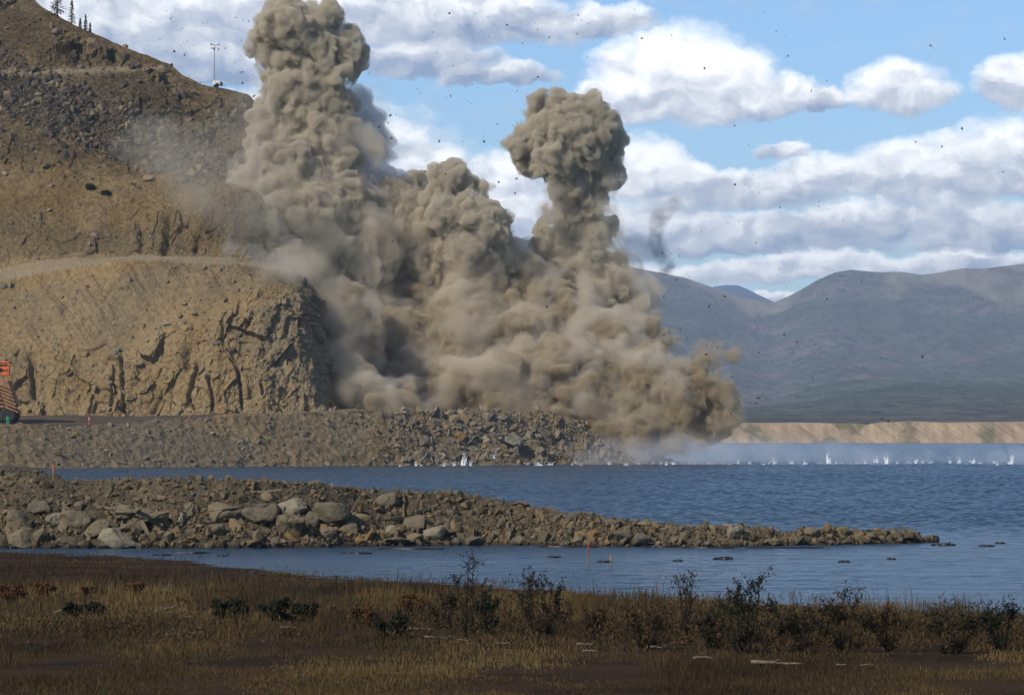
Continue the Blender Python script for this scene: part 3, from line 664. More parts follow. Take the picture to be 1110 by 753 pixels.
plume('dark grey smoke tongue in the shade behind the right side of the tall left column',
 [(388, 112, 12, 588), (392, 130, 16, 588), (400, 150, 17, 588), (388, 172, 22, 588), (408, 172, 14, 588), (416, 188, 12, 588), (398, 210, 28, 588)], .45, 106, M_grey, amp=.9, shrink=1.1)
wisp('thin grey wisp of dust standing alone in the sky above the mountain ridge', [(714, 234, 10, 600), (722, 228, 9, 600), (711, 246, 10, 600), (711, 262, 10, 600), (716, 277, 11, 600), (722, 288, 10, 600), (733, 221, 8, 600)], (.72, .72, .72), .8, .45, 107, warp=.8)
wisp('faint grey smear of dust drifting off the shoulder of the mushroom-headed column', [(692, 268, 16, 590), (680, 277, 16, 590), (704, 274, 12, 590)], (.76, .75, .73), .22, .3, 108)
wisp('small detached brown puff in front of the far forest, right of the rolling surge', [(758, 384, 13, 556), (773, 381, 15, 556), (768, 391, 14, 556), (790, 383, 12, 556), (800, 380, 9, 556), (748, 390, 9, 556)], (.66, .56, .40), 1.3, .42, 109, lo=.38, hi=.66, warp=1.1)
wisp('pale see-through dust drifting across the dark talus left of the tall column', [(150, 150, 28, 546), (175, 160, 36, 546), (205, 180, 40, 543), (240, 165, 40, 548), (255, 200, 44, 545), (275, 135, 34, 560), (262, 240, 36, 543), (215, 215, 32, 542), (285, 110, 30, 572), (250, 120, 20, 572)], (.78, .71, .59), .085, .13, 110, lo=.35, hi=.68, voxel=1., warp=1.2)
wisp('dust curling round the shaded foot of the tall column by the headland', [(300, 300, 26, 534), (345, 305, 26, 545), (365, 335, 26, 540), (375, 380, 26, 534), (385, 420, 22, 528), (330, 285, 24, 540)], (.78, .69, .54), .30, .2, 112, lo=.3, hi=.65, voxel=.8, warp=.8)
wisp('ragged brown dust trailing under the right end of the surge, just above the water', [(715, 478, 20, 546), (745, 478, 20, 546), (775, 472, 18, 546), (790, 455, 18, 546), (800, 440, 14, 546), (690, 486, 16, 545), (655, 482, 16, 546), (785, 420, 16, 548)], (.62, .54, .40), .35, .35, 114, lo=.35, hi=.7, warp=1.)
wisp('ragged grey dust hugging the neck of the mushroom-headed column', [(602, 205, 14, 576), (655, 222, 15, 576), (664, 246, 15, 578), (596, 228, 14, 574), (660, 200, 12, 578), (672, 270, 14, 580)], (.72, .67, .57), .7, .4, 115, lo=.38, hi=.66, warp=.8)
wisp('low grey dust hanging over the bench road near the headland', [(250, 272, 12, 532), (275, 276, 14, 530), (300, 282, 16, 528), (322, 292, 16, 528)], (.80, .76, .68), .22, .3, 111)
wisp('thin tan haze of dust in the sky right of the top of the tall column', [(398, 105, 16, 588), (410, 120, 16, 588), (402, 140, 20, 590), (418, 160, 18, 590), (412, 95, 10, 588)], (.76, .74, .70), .10, .3, 113)
rng = np.random.default_rng(8)
mist = [(x, 503-rng.uniform(3, 11)-(22*math.exp(-((x-760)/110)**2))*rng.uniform(.3, 1), rng.uniform(9, 16)+9*math.exp(-((x-760)/120)**2), 536+rng.uniform(-2, 8)) for x in np.arange(560, 1180, 9)]
mist += [(x, 503-h, r, 540) for x, hh, r in ((899, 24, 6), (962, 18, 7), (1040, 22, 8), (1058, 26, 6), (870, 16, 8), (845, 14, 9)) for h in range(4, hh, 6)]
o = billow('spray_mist', mist, .8, 120, M_mist, levels=1, amp=.5)
tag(o, 'long low veil of white spray hanging over the water from the surge to the right edge', 'spray mist', kind='stuff')
# ================================================================== boulders
def boulder_mesh(name, w, h, d, seed, sub=3, rough=.10, mat=None, attrs=None, n=None, box=.5):
    rng = np.random.default_rng(seed); bm = bmesh.new()
    for _ in range(n or int(rng.integers(11, 18))):
        q = rng.uniform(-1, 1, 3); q /= (np.abs(q)**4).sum()**.25*box+np.linalg.norm(q)*(1-box)
        bm.verts.new(q*[w/2, d/2, h/2]*rng.uniform(.85, 1.05))
    bmesh.ops.convex_hull(bm, input=bm.verts); bmesh.ops.delete(bm, geom=[v for v in bm.verts if not v.link_faces], context='VERTS')
    bmesh.ops.recalc_face_normals(bm, faces=bm.faces)
    bmesh.ops.bevel(bm, geom=bm.edges[:], offset=min(w, h, d)*.09, segments=2, affect='EDGES', profile=.6)
    bmesh.ops.triangulate(bm, faces=bm.faces)
    for _ in range(sub):
        L = [e for e in bm.edges if e.calc_length() > max(w, h)*.11]
        if L: bmesh.ops.subdivide_edges(bm, edges=L, cuts=1); bmesh.ops.triangulate(bm, faces=bm.faces)
    bm.normal_update(); s = (w*h*d)**(1/3)
    co = np.array([v.co[:] for v in bm.verts]); no = np.array([v.normal[:] for v in bm.verts])
    q = co/s+seed*3.1
    dd = rough*s*(fbm(q*1.6, 4, .55, 3)+.7*(worley(q*2.6, 4, cell=True)[2]-.5)*.5)+rough*.25*s*fbm(q*7, 3, .6, 5)
    co = co+no*dd[:, None]
    for v, c in zip(bm.verts, co): v.co = c
    me = bpy.data.meshes.new(name); bm.to_mesh(me); bm.free(); me.materials.append(mat or M_boulder)
    for an, val in (attrs or {}).items():
        a = me.attributes.new(an, 'FLOAT', 'POINT'); a.data.foreach_set('value', np.full(len(me.vertices), val, np.float32))
    return me
JF = (JT >= 1.9) & (JT <= 3.0)
jp = np.stack([CX+JET[..., 0]*F/JET[..., 1], HY+(H-JET[..., 2])*F/JET[..., 1]], -1)[JF]; jv = JET[JF]
BF = np.ones(BANK.shape[:2], bool); BF[:, :13] = False
bp = np.stack([CX+BANK[..., 0]*F/BANK[..., 1], HY+(H-BANK[..., 2])*F/BANK[..., 1]], -1)[BF]; bv = BANK[BF]
def on_surface(pp, vv, px, py):
    return vv[np.argmin((pp[:, 0]-px)**2+((pp[:, 1]-py)*1.5)**2)]
SP = 'boulders of the near rubble spit'
B = [ # px, py, w, h, label, kind  (o ochre, p pale), tilt
 (18, 568, 34, 26, 'big smooth tan boulder at the far left end of the near rubble spit', '', 0),
 (43, 551, 25, 19, 'rounded brown boulder above the big tan one at the left end', '', 10),
 (27, 586, 40, 17, 'low broken grey boulder at the waterline under the big tan one', '', 0),
 (60, 563, 19, 13, 'pointed pale wedge of rock leaning right, left part of the spit', 'p', -18),
 (83, 565, 31, 21, 'tan rounded block left of the tilted grey slab', '', 8),
 (107, 573, 36, 15, 'tilted grey slab propped on its neighbours with a dark gap beneath', '', -24),
 (86, 588, 46, 11, 'long flat boulder lying at the waterline below the tilted slab', '', 3),
 (129, 583, 38, 21, 'pale tan pyramid-shaped boulder at the waterline', 'p', 0),
 (137, 557, 22, 20, 'upright brown boulder above the pyramid-shaped one', '', 5),
 (166, 561, 35, 26, 'large squared boulder with a dark overhang, left of the thin upright stone', '', -8),
 (192, 564, 14, 20, 'thin upright pale stone right of the large squared boulder', 'p', 12),
 (209, 553, 17, 17, 'small blocky boulder high on the slope right of the thin upright stone', '', 0),
 (207, 586, 14, 10, 'orange-tinted rock at the waterline left of the wide overhanging slab', 'o', 0),
 (235, 575, 18, 14, 'grey block below the left end of the wide overhanging slab', '', 15),
 (248, 556, 42, 20, 'left half of the wide overhanging slab, rounded and tan', '', 4),
 (282, 557, 42, 19, 'right half of the wide overhanging slab with deep shade under it', '', -5),
 (315, 549, 36, 17, 'pale grey boulder perched on top of the squared block', 'p', -10),
 (315, 571, 33, 26, 'squared tan block under the pale perched boulder', '', 3),
 (338, 567, 14, 22, 'narrow upright grey slab beside the squared tan block', '', 12),
 (357, 556, 48, 23, 'broad flat-topped tan boulder in the middle of the spit front', '', -6),
 (294, 539, 22, 12, 'small tan rock at the crest above the perched boulder', '', 20),
 (379, 575, 20, 20, 'brown boulder under the right end of the broad flat-topped one', '', 0),
 (355, 578, 19, 12, 'tan wedge in the dark gap below the broad flat-topped boulder', '', -20),
 (393, 563, 25, 16, 'grey angular boulder right of the broad flat-topped one', '', 14),
 (420, 542, 24, 14, 'tan boulder standing out near the crest of the spit', '', -10),
 (449, 569, 23, 22, 'dark brown squared boulder resting on a smaller block', '', 0),
 (449, 584, 20, 10, 'small block under the dark brown squared boulder', '', 0),
 (282, 583, 20, 13, 'grey rock in the shade below the overhanging slab', '', 8),
 (422, 574, 17, 10, 'pale rock left of the dark brown squared boulder', 'p', 0),
 (430, 586, 30, 7, 'low flat stone at the waterline left of the small block', '', 0),
 (390, 585, 9, 7, 'small bright orange rock at the waterline in mid spit', 'o', 0),
 (470, 578, 25, 18, 'pale grey boulder sloping down to the waterline right of the squared pair', 'p', -22),
 (513, 586, 31, 8, 'long low tan boulder alone at the waterline', '', 0),
 (567, 546, 18, 6, 'dark flat rock jutting from the crest where the spit drops', '', 5),
 (646, 581, 18, 15, 'tall orange-tan boulder at the waterline near the red stake', 'o', -15),
 (674, 580, 23, 12, 'rounded tan boulder right of the tall orange-tan one', '', 0),
 (695, 584, 24, 15, 'brown boulder standing partly in the water', '', 6),
 (662, 566, 18, 8, 'dark low rock on the crest above the rounded tan boulder', '', 0),
 (698, 566, 16, 8, 'small dark crest rock above the brown boulder in the water', '', 0),
 (771, 573, 14, 11, 'small pointed crest rock left of the tan upright boulder', '', 12),
 (798, 577, 22, 16, 'tan upright boulder standing highest on the thin part of the spit', 'p', 0),
 (833, 573, 17, 9, 'pointed brown rock right of the tan upright boulder', '', 0),
 (838, 587, 18, 7, 'low rock at the waterline below the pointed brown rock', '', 0),
 (880, 576, 20, 10, 'dark rock between the pointed brown rock and the double-peaked one', '', 8),
 (915, 577, 20, 11, 'brown double-peaked rock toward the tip of the spit', '', -8),
 (944, 581, 15, 8, 'small brown rock left of the last big boulder', '', 0),
 (970, 580, 23, 12, 'last big squared boulder near the tip of the spit', '', 0),
 (997, 585, 10, 5, 'small low rock at the very tip of the spit', '', 0),
]
for k, (px, py, w, h, lab, kd, tilt) in enumerate(B):
    c = on_surface(jp, jv, px, py); D = c[1]; s = D/F
    if px < 470: w, h = w*1.15, h*1.15
    me = boulder_mesh('boulder', w*s*1.12, h*s*1.2, (w+h)*.5*s*1.1, 100+k, attrs={'ochre': .8 if kd == 'o' else 0, 'pale': .6 if kd == 'p' else 0}, box=.35+.4*((k*37) % 10)/10)
    o = link(bpy.data.objects.new('boulder', me)); q = P3(px, py, D-w*s*.22)
    o.location = q; o.rotation_euler = (0, R(tilt), R((k*53) % 24-12))
    tag(o, lab, 'boulder', SP)
# medium rocks: 220 on the spit, copies of 14 shapes
rng = np.random.default_rng(31)
ms = [boulder_mesh('rock', 1, .75, .9, 300+k, sub=2, rough=.12) for k in range(14)]
zones = [(-30, 210, 'angular grey-brown rock among the rubble on the left third of the spit'), (210, 430, 'angular tan rock among the rubble in the widest part of the spit'),
         (430, 640, 'small brown rock in the sloping middle of the spit'), (640, 1010, 'small dark-brown rock along the thin low end of the spit')]
proto = None; sel = rng.permutation(len(jp)); cnt = 0
taken = [(b[0], b[1], b[2]) for b in B]
for i in sel:
    if cnt >= 235: break
    px, py = jp[i]
    if px < -25 or px > 1004 or jv[i][1] > 185: continue
    s = rng.uniform(6, 13)*(1 if px < 500 else .72)*(.75 if py < 545 and px < 450 else 1)
    if any(abs(px-a)*1.0 < (b_*.5+s*.35) and abs(py-c) < (b_*.35+s*.3) for a, c, b_ in taken): continue
    taken.append((px, py, s)); cnt += 1
    z = [z for z in zones if z[0] <= px < z[1]] or [zones[-1]]
    if proto is None: o = proto = bpy.data.objects.new('rock', ms[0])
    else: o = proto.copy(); o.data = ms[int(rng.integers(14))]
    COL.objects.link(o); q = jv[i]; sc = s*q[1]/F
    o.location = q+np.array([0, -.1*sc, .12*sc]); o.scale = sc*rng.uniform(.85, 1.2, 3); o.rotation_euler = tuple(rng.uniform(-.6, .6, 2))+(rng.uniform(0, 6.28),)
    tag(o, z[0][2], 'rock', 'loose rocks on the near rubble spit')
for k, (px, py, w, h, lab, kd) in enumerate([
 (553, 476, 29, 14, 'large pale flat slab lying on the far bank below the dust', 'p'), (499, 473, 16, 12, 'ochre block left of the large pale slab on the far bank', 'o'),
 (579, 482, 17, 14, 'brown boulder right of the large pale slab on the far bank', ''), (476, 488, 10, 6, 'small tan rock low on the far bank under the ochre block', ''),
 (450, 456, 8, 6, 'small rock high on the far bank near its top edge', ''), (581, 468, 11, 8, 'brown rock above the boulder right of the pale slab', ''),
 (530, 462, 8, 6, 'small orange-brown rock above the pale slab on the far bank', 'o'), (541, 488, 8, 6, 'pale grey stone below the pale slab', 'p'),
 (437, 446, 8, 5, 'grey rock sitting on the top edge of the far bank', 'p'), (62, 492, 9, 9, 'brown rock at the waterline of the far bank, leftmost', ''), (205, 498, 6, 5, 'small rock low on the far bank left of the middle', '')]):
    c = on_surface(bp, bv, px, py); s = c[1]/F
    me = boulder_mesh('boulder', w*s*1.1, h*s*1.1, w*s*.9, 400+k, attrs={'ochre': .6 if kd == 'o' else 0, 'pale': .7 if kd == 'p' else 0})
    o = link(bpy.data.objects.new('boulder', me)); o.location = P3(px, py, c[1]-.25*w*s); o.rotation_euler = (0, R(8 if k else 12), R(k*31 % 30)); tag(o, lab, 'boulder')

# ================================================================== flying fragments
M_frag = simple('flying_rock_dark', (.06, .05, .042), .9, .1, .5, 3)
fm = [boulder_mesh('flying_rock', 1, .7, .8, 500+k, sub=0, rough=.1, mat=M_frag, n=9) for k in range(8)]
rng = np.random.default_rng(77)
FR = [(764, 74, 2.6), (696, 42, 2.6), (423, 125, 2.4), (411, 137, 2.4), (525, 153, 2.6), (476, 153, 2), (797, 200, 2.4), (935, 305, 2.4), (733, 303, 2.2), (822, 432, 3.2), (819, 437, 2.6), (956, 454, 3.4), (963, 456, 2.6), (864, 371, 2.4), (1000, 386, 2.2), (737, 357, 2.2), (200, 60, 2.4), (263, 90, 2.2), (275, 104, 2.4), (560, 193, 2.6), (541, 197, 2.4), (385, 218, 2.4)]
while len(FR) < 285:
    r = rng.random()
    if r < .30: px, py = rng.uniform(395, 640), rng.uniform(10, 215)
    elif r < .40: px, py = rng.uniform(150, 290), rng.uniform(12, 100)
    elif r < .78: px, py = 700+abs(rng.normal(0, 150)), 460-abs(rng.normal(0, 150))
    elif r < .9: px, py = rng.uniform(640, 1105), rng.uniform(10, 330)
    else: px, py = rng.uniform(330, 760), rng.uniform(230, 440)
    if px < 1108 and 2 < py < 474: FR.append((px, py, min(.95+rng.pareto(2.4)*.5, 2.6)))
pr = None
for k, (px, py, s) in enumerate(FR):
    if pr is None: o = pr = bpy.data.objects.new('flying_rock', fm[0])
    else: o = pr.copy(); o.data = fm[int(rng.integers(8))]
    COL.objects.link(o); D = rng.uniform(515, 548); o.location = P3(px, py, D); sc = s*D/F*1.75; o.scale = (sc, sc*.8, sc*rng.uniform(.7, 1)); o.rotation_euler = rng.uniform(0, 6, 3)
    lab = ('dark fragment flying in the sky above the hillside near the light tower' if px < 300 else 'dark fragment flying in the sky among the dust columns' if px < 640 and py < 230 else
           'dark fragment flying in front of the brown dust' if px < 700 else 'dark fragment flying high in the open sky on the right' if py < 290 else 'dark fragment flying in front of the far forested mountains')
    tag(o, lab, 'flying rock', 'rock fragments thrown into the air by the blast')

# ================================================================== splashes
M_splash = simple('white_water', (.85, .88, .92), .5, .4, .05)
def splash_mesh(seed, h, w):
    rng = np.random.default_rng(seed); bm = bmesh.new()
    for k in range(int(5+h*3)):
        a = rng.uniform(0, 6.28); lean = rng.uniform(0, .45)*w/h; hh = h*rng.uniform(.35, 1)*(1-.4*lean); r = w*rng.uniform(.07, .15)
        b = Vector((math.cos(a)*w*.22, math.sin(a)*w*.22, -.05)); t = b+Vector((math.cos(a)*lean*hh, math.sin(a)*lean*hh, hh))
        v = [bm.verts.new(b+Vector((math.cos(q)*r*1.5, math.sin(q)*r*1.5, 0))) for q in (0, 1.57, 3.14, 4.71)]
        md = (b+t)/2+Vector(rng.normal(0, r*.4, 3)); u = [bm.verts.new(md+Vector((math.cos(q)*r*.8, math.sin(q)*r*.8, 0))) for q in (0, 1.57, 3.14, 4.71)]
        tp = bm.verts.new(t)
        for i in range(4): bm.faces.new((v[i], v[(i+1) % 4], u[(i+1) % 4], u[i])); bm.faces.new((u[i], u[(i+1) % 4], tp))
    for k in range(int(10*h+6)):
        a = rng.uniform(0, 6.28); z = h*rng.uniform(.2, 1.15); rr = w*rng.uniform(.1, .55)*(.4+z/h); s = rng.uniform(.02, .06)
        bmesh.ops.create_icosphere(bm, subdivisions=0 or 1, radius=s, matrix=Matrix.Translation((math.cos(a)*rr, math.sin(a)*rr, z)))
    me = bpy.data.meshes.new('splash'); bm.to_mesh(me); bm.free(); me.materials.append(M_splash); return me
SPL = [(434, 505.5, 4, 4), (451, 505, 5, 4), (457, 505, 3, 3), (475, 504.6, 15, 12), (481, 505, 4, 4), (492, 504.8, 5, 6), (503, 504.6, 21, 6), (511, 504.8, 5, 4), (527, 504.4, 4, 3), (535, 504.2, 16, 6), (540, 504.2, 7, 3), (552, 504, 6, 6), (556, 504, 5, 4), (571, 504, 4, 5), (583, 504, 3, 3), (597, 504, 4, 6), (620, 504, 5, 4), (625, 503.6, 4, 4), (638, 503.6, 4, 3), (661, 503.6, 5, 6), (679, 503.4, 4, 4), (692, 503.4, 4, 4), (708, 503.4, 4, 3), (717, 503.2, 7, 4), (731, 503.6, 5, 6), (747, 503, 5, 3), (753, 503, 3, 4), (767, 503, 3, 3), (771, 503, 3, 4), (784, 503, 4, 4), (795, 503, 3, 3), (813, 503, 4, 4),
 (827, 503.6, 4, 6), (840, 503, 9, 4), (858, 503, 5, 5), (872, 503, 6, 3), (888, 503, 4, 5), (899, 502.6, 20, 7), (908, 503, 5, 7), (929, 502.6, 4, 4), (938, 502.6, 10, 5), (962, 502.8, 14, 8), (973, 502.6, 4, 3), (984, 502.4, 4, 6), (993, 502.4, 5, 4), (1000, 502, 4, 3), (1008, 502, 4, 6), (1030, 502, 6, 4), (1040, 502, 8, 4), (1055, 502, 11, 5), (1063, 502.6, 5, 4), (1078, 502, 4, 4), (1095, 502, 4, 4)]
rng = np.random.default_rng(19)
for _ in range(60):
    x_ = rng.uniform(560, 1108); SPL.append((x_, 503.8-(x_-560)*.0035+rng.normal(0, .9), 1.6+rng.pareto(1.7)*1.6, rng.uniform(2.5, 8)))
for k, (px, py, h, w) in enumerate(SPL):
    D = 18000/(py-HY); s = D/F; o = link(bpy.data.objects.new('splash', splash_mesh(k, min(h, 16)*s*.85*(1 if h > 12 else .6+.7*((k*37) % 10)/10), w*s*1.1))); o.location = ((px-CX)*s, D, 0)
    big = {475: 'wide white splash against the far bank, broadest of the left group', 503: 'tall thin white splash against the far bank, highest of the left group', 535: 'tall white splash on the far bank right of the thin highest one', 899: 'tallest white splash out on the open water at right', 962: 'broad splash right of the tallest one on the open water', 1055: 'slanting splash nearest the right edge of the water', 938: 'medium splash between the tallest and the broad one'}
    tag(o, big.get(px, 'small white splash at the foot of the far bank' if px < 660 else 'small white splash below the brown dust surge' if px < 815 else 'small white splash on the open water right of the dust'), 'splash', 'splashes where fragments hit the water')

# ================================================================== posts, stakes, sunken logs
M_orange = simple('orange_plastic', (.55, .10, .02), .5, .4, .1); M_wood_stake = simple('weathered_stake', (.20, .13, .07), .8, .2); M_red = simple('red_paint', (.28, .05, .03), .6, .3)
M_black = simple('black_rubber', (.02, .02, .02), .7, .3); M_white = simple('white_reflector', (.8, .8, .8), .4, .5)
def cone_mesh(name, secs, mat, n=8):
    """stack of (z, radius) rings"""
    bm = bmesh.new(); prev = None
    for z, r in secs:
        ring = [bm.verts.new((math.cos(6.2832*i/n)*r, math.sin(6.2832*i/n)*r, z)) for i in range(n)]
        if prev:
            for i in range(n): bm.faces.new((prev[i], prev[(i+1) % n], ring[(i+1) % n], ring[i]))
        else: bm.faces.new(ring[::-1])
        prev = ring
    bm.faces.new(prev); me = bpy.data.meshes.new(name); bm.to_mesh(me); bm.free(); me.materials.append(mat); return me
def empty(name, loc, rz=0):
    o = link(bpy.data.objects.new(name, None)); o.location = loc; o.rotation_euler = (0, 0, rz); o.empty_display_size = .3; return o
def part(name, me, parent, loc=(0, 0, 0), rot=(0, 0, 0), label=None):
    o = link(bpy.data.objects.new(name, me), parent); o.location = loc; o.rotation_euler = rot
    if label: o['label'] = label
    return o
def marker(c, h, label):
    e = empty('marker_post', c); tag(e, label, 'marker post', 'orange marker posts along the mine road')
    part('post', cone_mesh('post', [(0.05, .07), (h, .06), (h+.03, .03)], M_orange), e)
    part('base', cone_mesh('base', [(-.05, .22), (.06, .2), (.08, .08)], M_black), e)
    part('reflective_band', cone_mesh('reflective_band', [(h*.72, .073), (h*.84, .072)], M_white), e)
def hill_pt(px, py):
    hp0 = CX+HILL[..., 0]*F/HILL[..., 1]; hp1 = HY+(H-HILL[..., 2])*F/HILL[..., 1]
    m_ = HILL[..., 1] < 640
    return HILL.reshape(-1, 3)[np.argmin(np.where(m_, (hp0-px)**2+(hp1-py)**2, 1e9).ravel())]
for px, py, h, lab in [(97, 461, 1.15, 'orange post standing on the gravel berm left of the dark road strip'), (205, 455, 1.0, 'orange post on the berm near the right end of the dark road strip')]:
    c = on_surface(bp, bv, px, py); marker(c, h, lab)
for px, py, h, lab in [(261, 283, .7, 'small orange post on the upper bench road nearest the dust'), (221, 292, .8, 'orange post just below the rim of the upper bench'), (217, 276, .5, 'tiny orange post at the foot of the upper rock face')]:
    marker(hill_pt(px, py), h, lab)
def stake(px, py, h, lab, m1, m2):
    D = (H-.0)*F/(py-HY) if py > 560 else on_surface(jp, jv, px, py)[1]
    c = ((px-CX)*D/F, D, 0) if py > 560 else P3(px, py, D)
    e = empty('survey_stake', c); tag(e, lab, 'stake', 'survey stakes')
    part('stake', cone_mesh('stake', [(-.5, .024), (h, .024), (h+.02, .015)], m1, 6), e)
    part('painted_top', cone_mesh('painted_top', [(h*.6, .027), (h+.015, .027)], m2, 6), e)
stake(638, 614, .74, 'taller reddish stake standing in the shallow water', M_wood_stake, M_red)
stake(662, 615, .42, 'shorter yellow-brown stake in the water right of the reddish one', M_wood_stake, simple('yellow_paint', (.36, .19, .05), .6, .3))
D_ = 300; e = None
c = hill_pt; 
m_left = (CX+JET[..., 0]*F/JET[..., 1]); my = HY+(H-JET[..., 2])*F/JET[..., 1]
cj = JET.reshape(-1, 3)[np.argmin(((m_left-58)**2+(my-519)**2).ravel())]
e = empty('survey_stake', cj); tag(e, 'orange-topped stake on the rubble at the left end of the far channel', 'stake', 'survey stakes')
sj = cj[1]/F
part('stake', cone_mesh('stake', [(-.2, 1.0*sj), (13*sj, .9*sj), (13.4*sj, .4*sj)], M_wood_stake, 6), e); part('painted_top', cone_mesh('painted_top', [(8.5*sj, 1.15*sj), (13.3*sj, 1.1*sj)], M_orange, 6), e)
def tube(bm, pts, rad, n=7):
    prev = None
    for i, (p, r) in enumerate(zip(pts, rad)):
        p = Vector(p); d = Vector(pts[min(i+1, len(pts)-1)])-Vector(pts[max(i-1, 0)]); q = d.to_track_quat('Z', 'Y')
        ring = [bm.verts.new(p+q @ Vector((math.cos(6.2832*k/n)*r, math.sin(6.2832*k/n)*r, 0))) for k in range(n)]
        if prev:
            for k in range(n): bm.faces.new((prev[k], prev[(k+1) % n], ring[(k+1) % n], ring[k]))
        else: bm.faces.new(ring[::-1])
        prev = ring
    bm.faces.new(prev)
def done(bm, name, mat, smooth=True):
    me = bpy.data.meshes.new(name); bm.to_mesh(me); bm.free(); me.materials.append(mat)
    if smooth:
        for p in me.polygons: p.use_smooth = True
    return me
M_bar = simple('wet_dark_wood', (.012, .010, .010), .4, .4)
for k, (px, py, w, lab) in enumerate([
 (443, 595, 76, 'long thin dark log awash close under the middle of the spit'), (386, 600, 34, 'dark log awash left of the long thin one'), (611, 593, 74, 'long dark log along the waterline near the tall orange-tan boulder'),
 (600, 604, 18, 'short dark log alone in open water left of the stakes'), (655, 609, 16, 'short dark log beside the yellow-brown stake'), (735, 608, 12, 'tiny dark log in open water right of the stakes'), (716, 593, 44, 'dark log at the waterline right of the boulder standing in the water'),
 (766, 594, 60, 'very thin dark log below the pointed crest rock'), (848, 594, 90, 'longest dark log lying under the thin end of the spit'), (784, 606, 22, 'dark log below the longest one, highest out of the water'), (916, 609, 15, 'short dark log in open water below the spit tip'),
 (967, 606, 10, 'smallest dark log near the spit tip'), (1023, 591, 27, 'dark log just beyond the tip of the spit'), (1070, 592, 19, 'dark log near the right edge of the water'), (1084, 589, 12, 'small dark log touching the right edge'), (175, 602, 20, 'thin dark log at the marsh edge on the left'), (240, 603, 9, 'stubby dark log in the left shallows'), (205, 599.5, 50, 'thin dark log under the left part of the spit')]):
    D = H*F/(py-HY); s = D/F; rng = np.random.default_rng(k); bm = bmesh.new(); n = 9; L = w*s
    pts = [((i/(n-1)-.5)*L, rng.normal(0, .05)+.15*math.sin(i), rng.normal(0, .008)) for i in range(n)]
    tube(bm, pts, [(.02+.035*math.sin(math.pi*(i+.4)/(n-.2)))*rng.uniform(.7, 1.2)*(1.5 if px in (784, 1023) else 1) for i in range(n)])
    o = link(bpy.data.objects.new('sunken_log', done(bm, 'sunken_log', M_bar))); o.location = ((px-CX)*s, D, .015); tag(o, lab, 'log', 'dark logs awash in the shallows')
for k, (px, py, w, lab) in enumerate([(1029, 590, 7, 'small dark rock showing above the log beyond the spit tip'), (247, 602, 5, 'small dark rock beside the stubby log in the left shallows')]):
    D = H*F/(py-HY); s = D/F
    o = link(bpy.data.objects.new('rock', boulder_mesh('rock', w*s, w*s*.8, w*s, 700+k, sub=1, mat=M_wet))); o.location = ((px-CX)*s, D, .05); tag(o, lab, 'rock')

# ================================================================== light tower on the ridge
def bx(bm, c, s, rot=None):
    M = Matrix.Translation(c) @ (rot.to_4x4() if rot else Matrix()) @ Matrix.Diagonal((*s, 1)); r = bmesh.ops.create_cube(bm, size=1, matrix=M); return r
def boxes(name, L, mat, bev=.02):
    bm = bmesh.new()
    for c, s, *r in L: bx(bm, c, s, r[0] if r else None)
    if bev: bmesh.ops.bevel(bm, geom=bm.edges[:], offset=bev, segments=1, affect='EDGES')
    return done(bm, name, mat, False)
ys = np.arange(HILL.shape[1]); hx = CX+HILL[..., 0]*F/HILL[..., 1]; hy = HY+(H-HILL[..., 2])*F/HILL[..., 1]
def ridge_pt(px):
    m_ = np.abs(hx-px) < 1.2; i = np.argmin(np.where(m_, hy, 1e9)); return HILL.reshape(-1, 3)[i]
M_metal = simple('galvanised_steel', (.35, .36, .38), .45, .5, .15, 4, .6); M_wht = simple('white_paint', (.78, .77, .74), .5, .4, .08); M_dk = simple('dark_paint', (.04, .04, .045), .6, .3)
c = ridge_pt(236)+np.array([0, -.3, -.1]); s = c[1]/F
lt = empty('light_tower', c, R(15)); tag(lt, 'mobile light tower with a tall thin mast and white trailer on the hill ridge', 'light tower')
part('trailer', boxes('trailer', [((0, 0, .7), (1.1, .9, .6)), ((0, 0, 1.05), (.9, .8, .12))], M_wht, .06), lt)
part('engine_box', boxes('engine_box', [((.78, 0, .6), (.4, .8, .55)), ((1.2, 0, .42), (.6, .08, .08)), ((.78, 0, .95), (.08, .08, .2))], M_dk, .03), lt)
for yy in (-.7, .7): part('wheel', cone_mesh('wheel', [(-.1, .3), (-.08, .34), (.08, .34), (.1, .3)], M_black, 16), lt, (0, yy, .33), (R(90), 0, 0))
part('mast', cone_mesh('mast', [(1.2, .13), (3.2, .12), (3.21, .095), (5.2, .09), (5.21, .07), (7.0, .06)], M_metal, 8), lt, (-.35, 0, 0))
part('crossbar', boxes('crossbar', [((-.35, 0, 6.9), (1.3, .07, .07)), ((-.35, 0, 6.45), (.9, .07, .07)), ((-.35, 0, 6.2), (.22, .22, .3))], M_dk, 0), lt)
for (xx, zz, tl) in [(-.85, 7.05, .3), (.3, 7.05, -.5), (-.75, 6.4, .2), (.25, 6.3, -.9)]:
    h_ = part('lamp_head', boxes('lamp_head', [((0, 0, 0), (.40, .18, .26))], M_wht, .04), lt, (xx, -.12, zz), (R(20), tl, 0))
    part('lens', boxes('lens', [((0, -.1, 0), (.32, .03, .2))], M_metal, 0), h_)

# ================================================================== orange haul truck at the left edge
M_or = simple('orange_paint', (.62, .13, .025), .5, .4, .2, 2); M_or_dust = simple('dusty_orange_paint', (.27, .14, .07), .8, .2, .35, 2); M_rim = simple('dusty_rim', (.30, .22, .14), .7, .3)
Dt = 494.; k_ = Dt/F
tz = H+(HY-457)*k_
tr = empty('haul_truck', ((-18.5-CX)*k_, Dt, tz-.1), 0); tag(tr, 'dusty orange haul truck parked on the lake road at the left edge', 'truck')
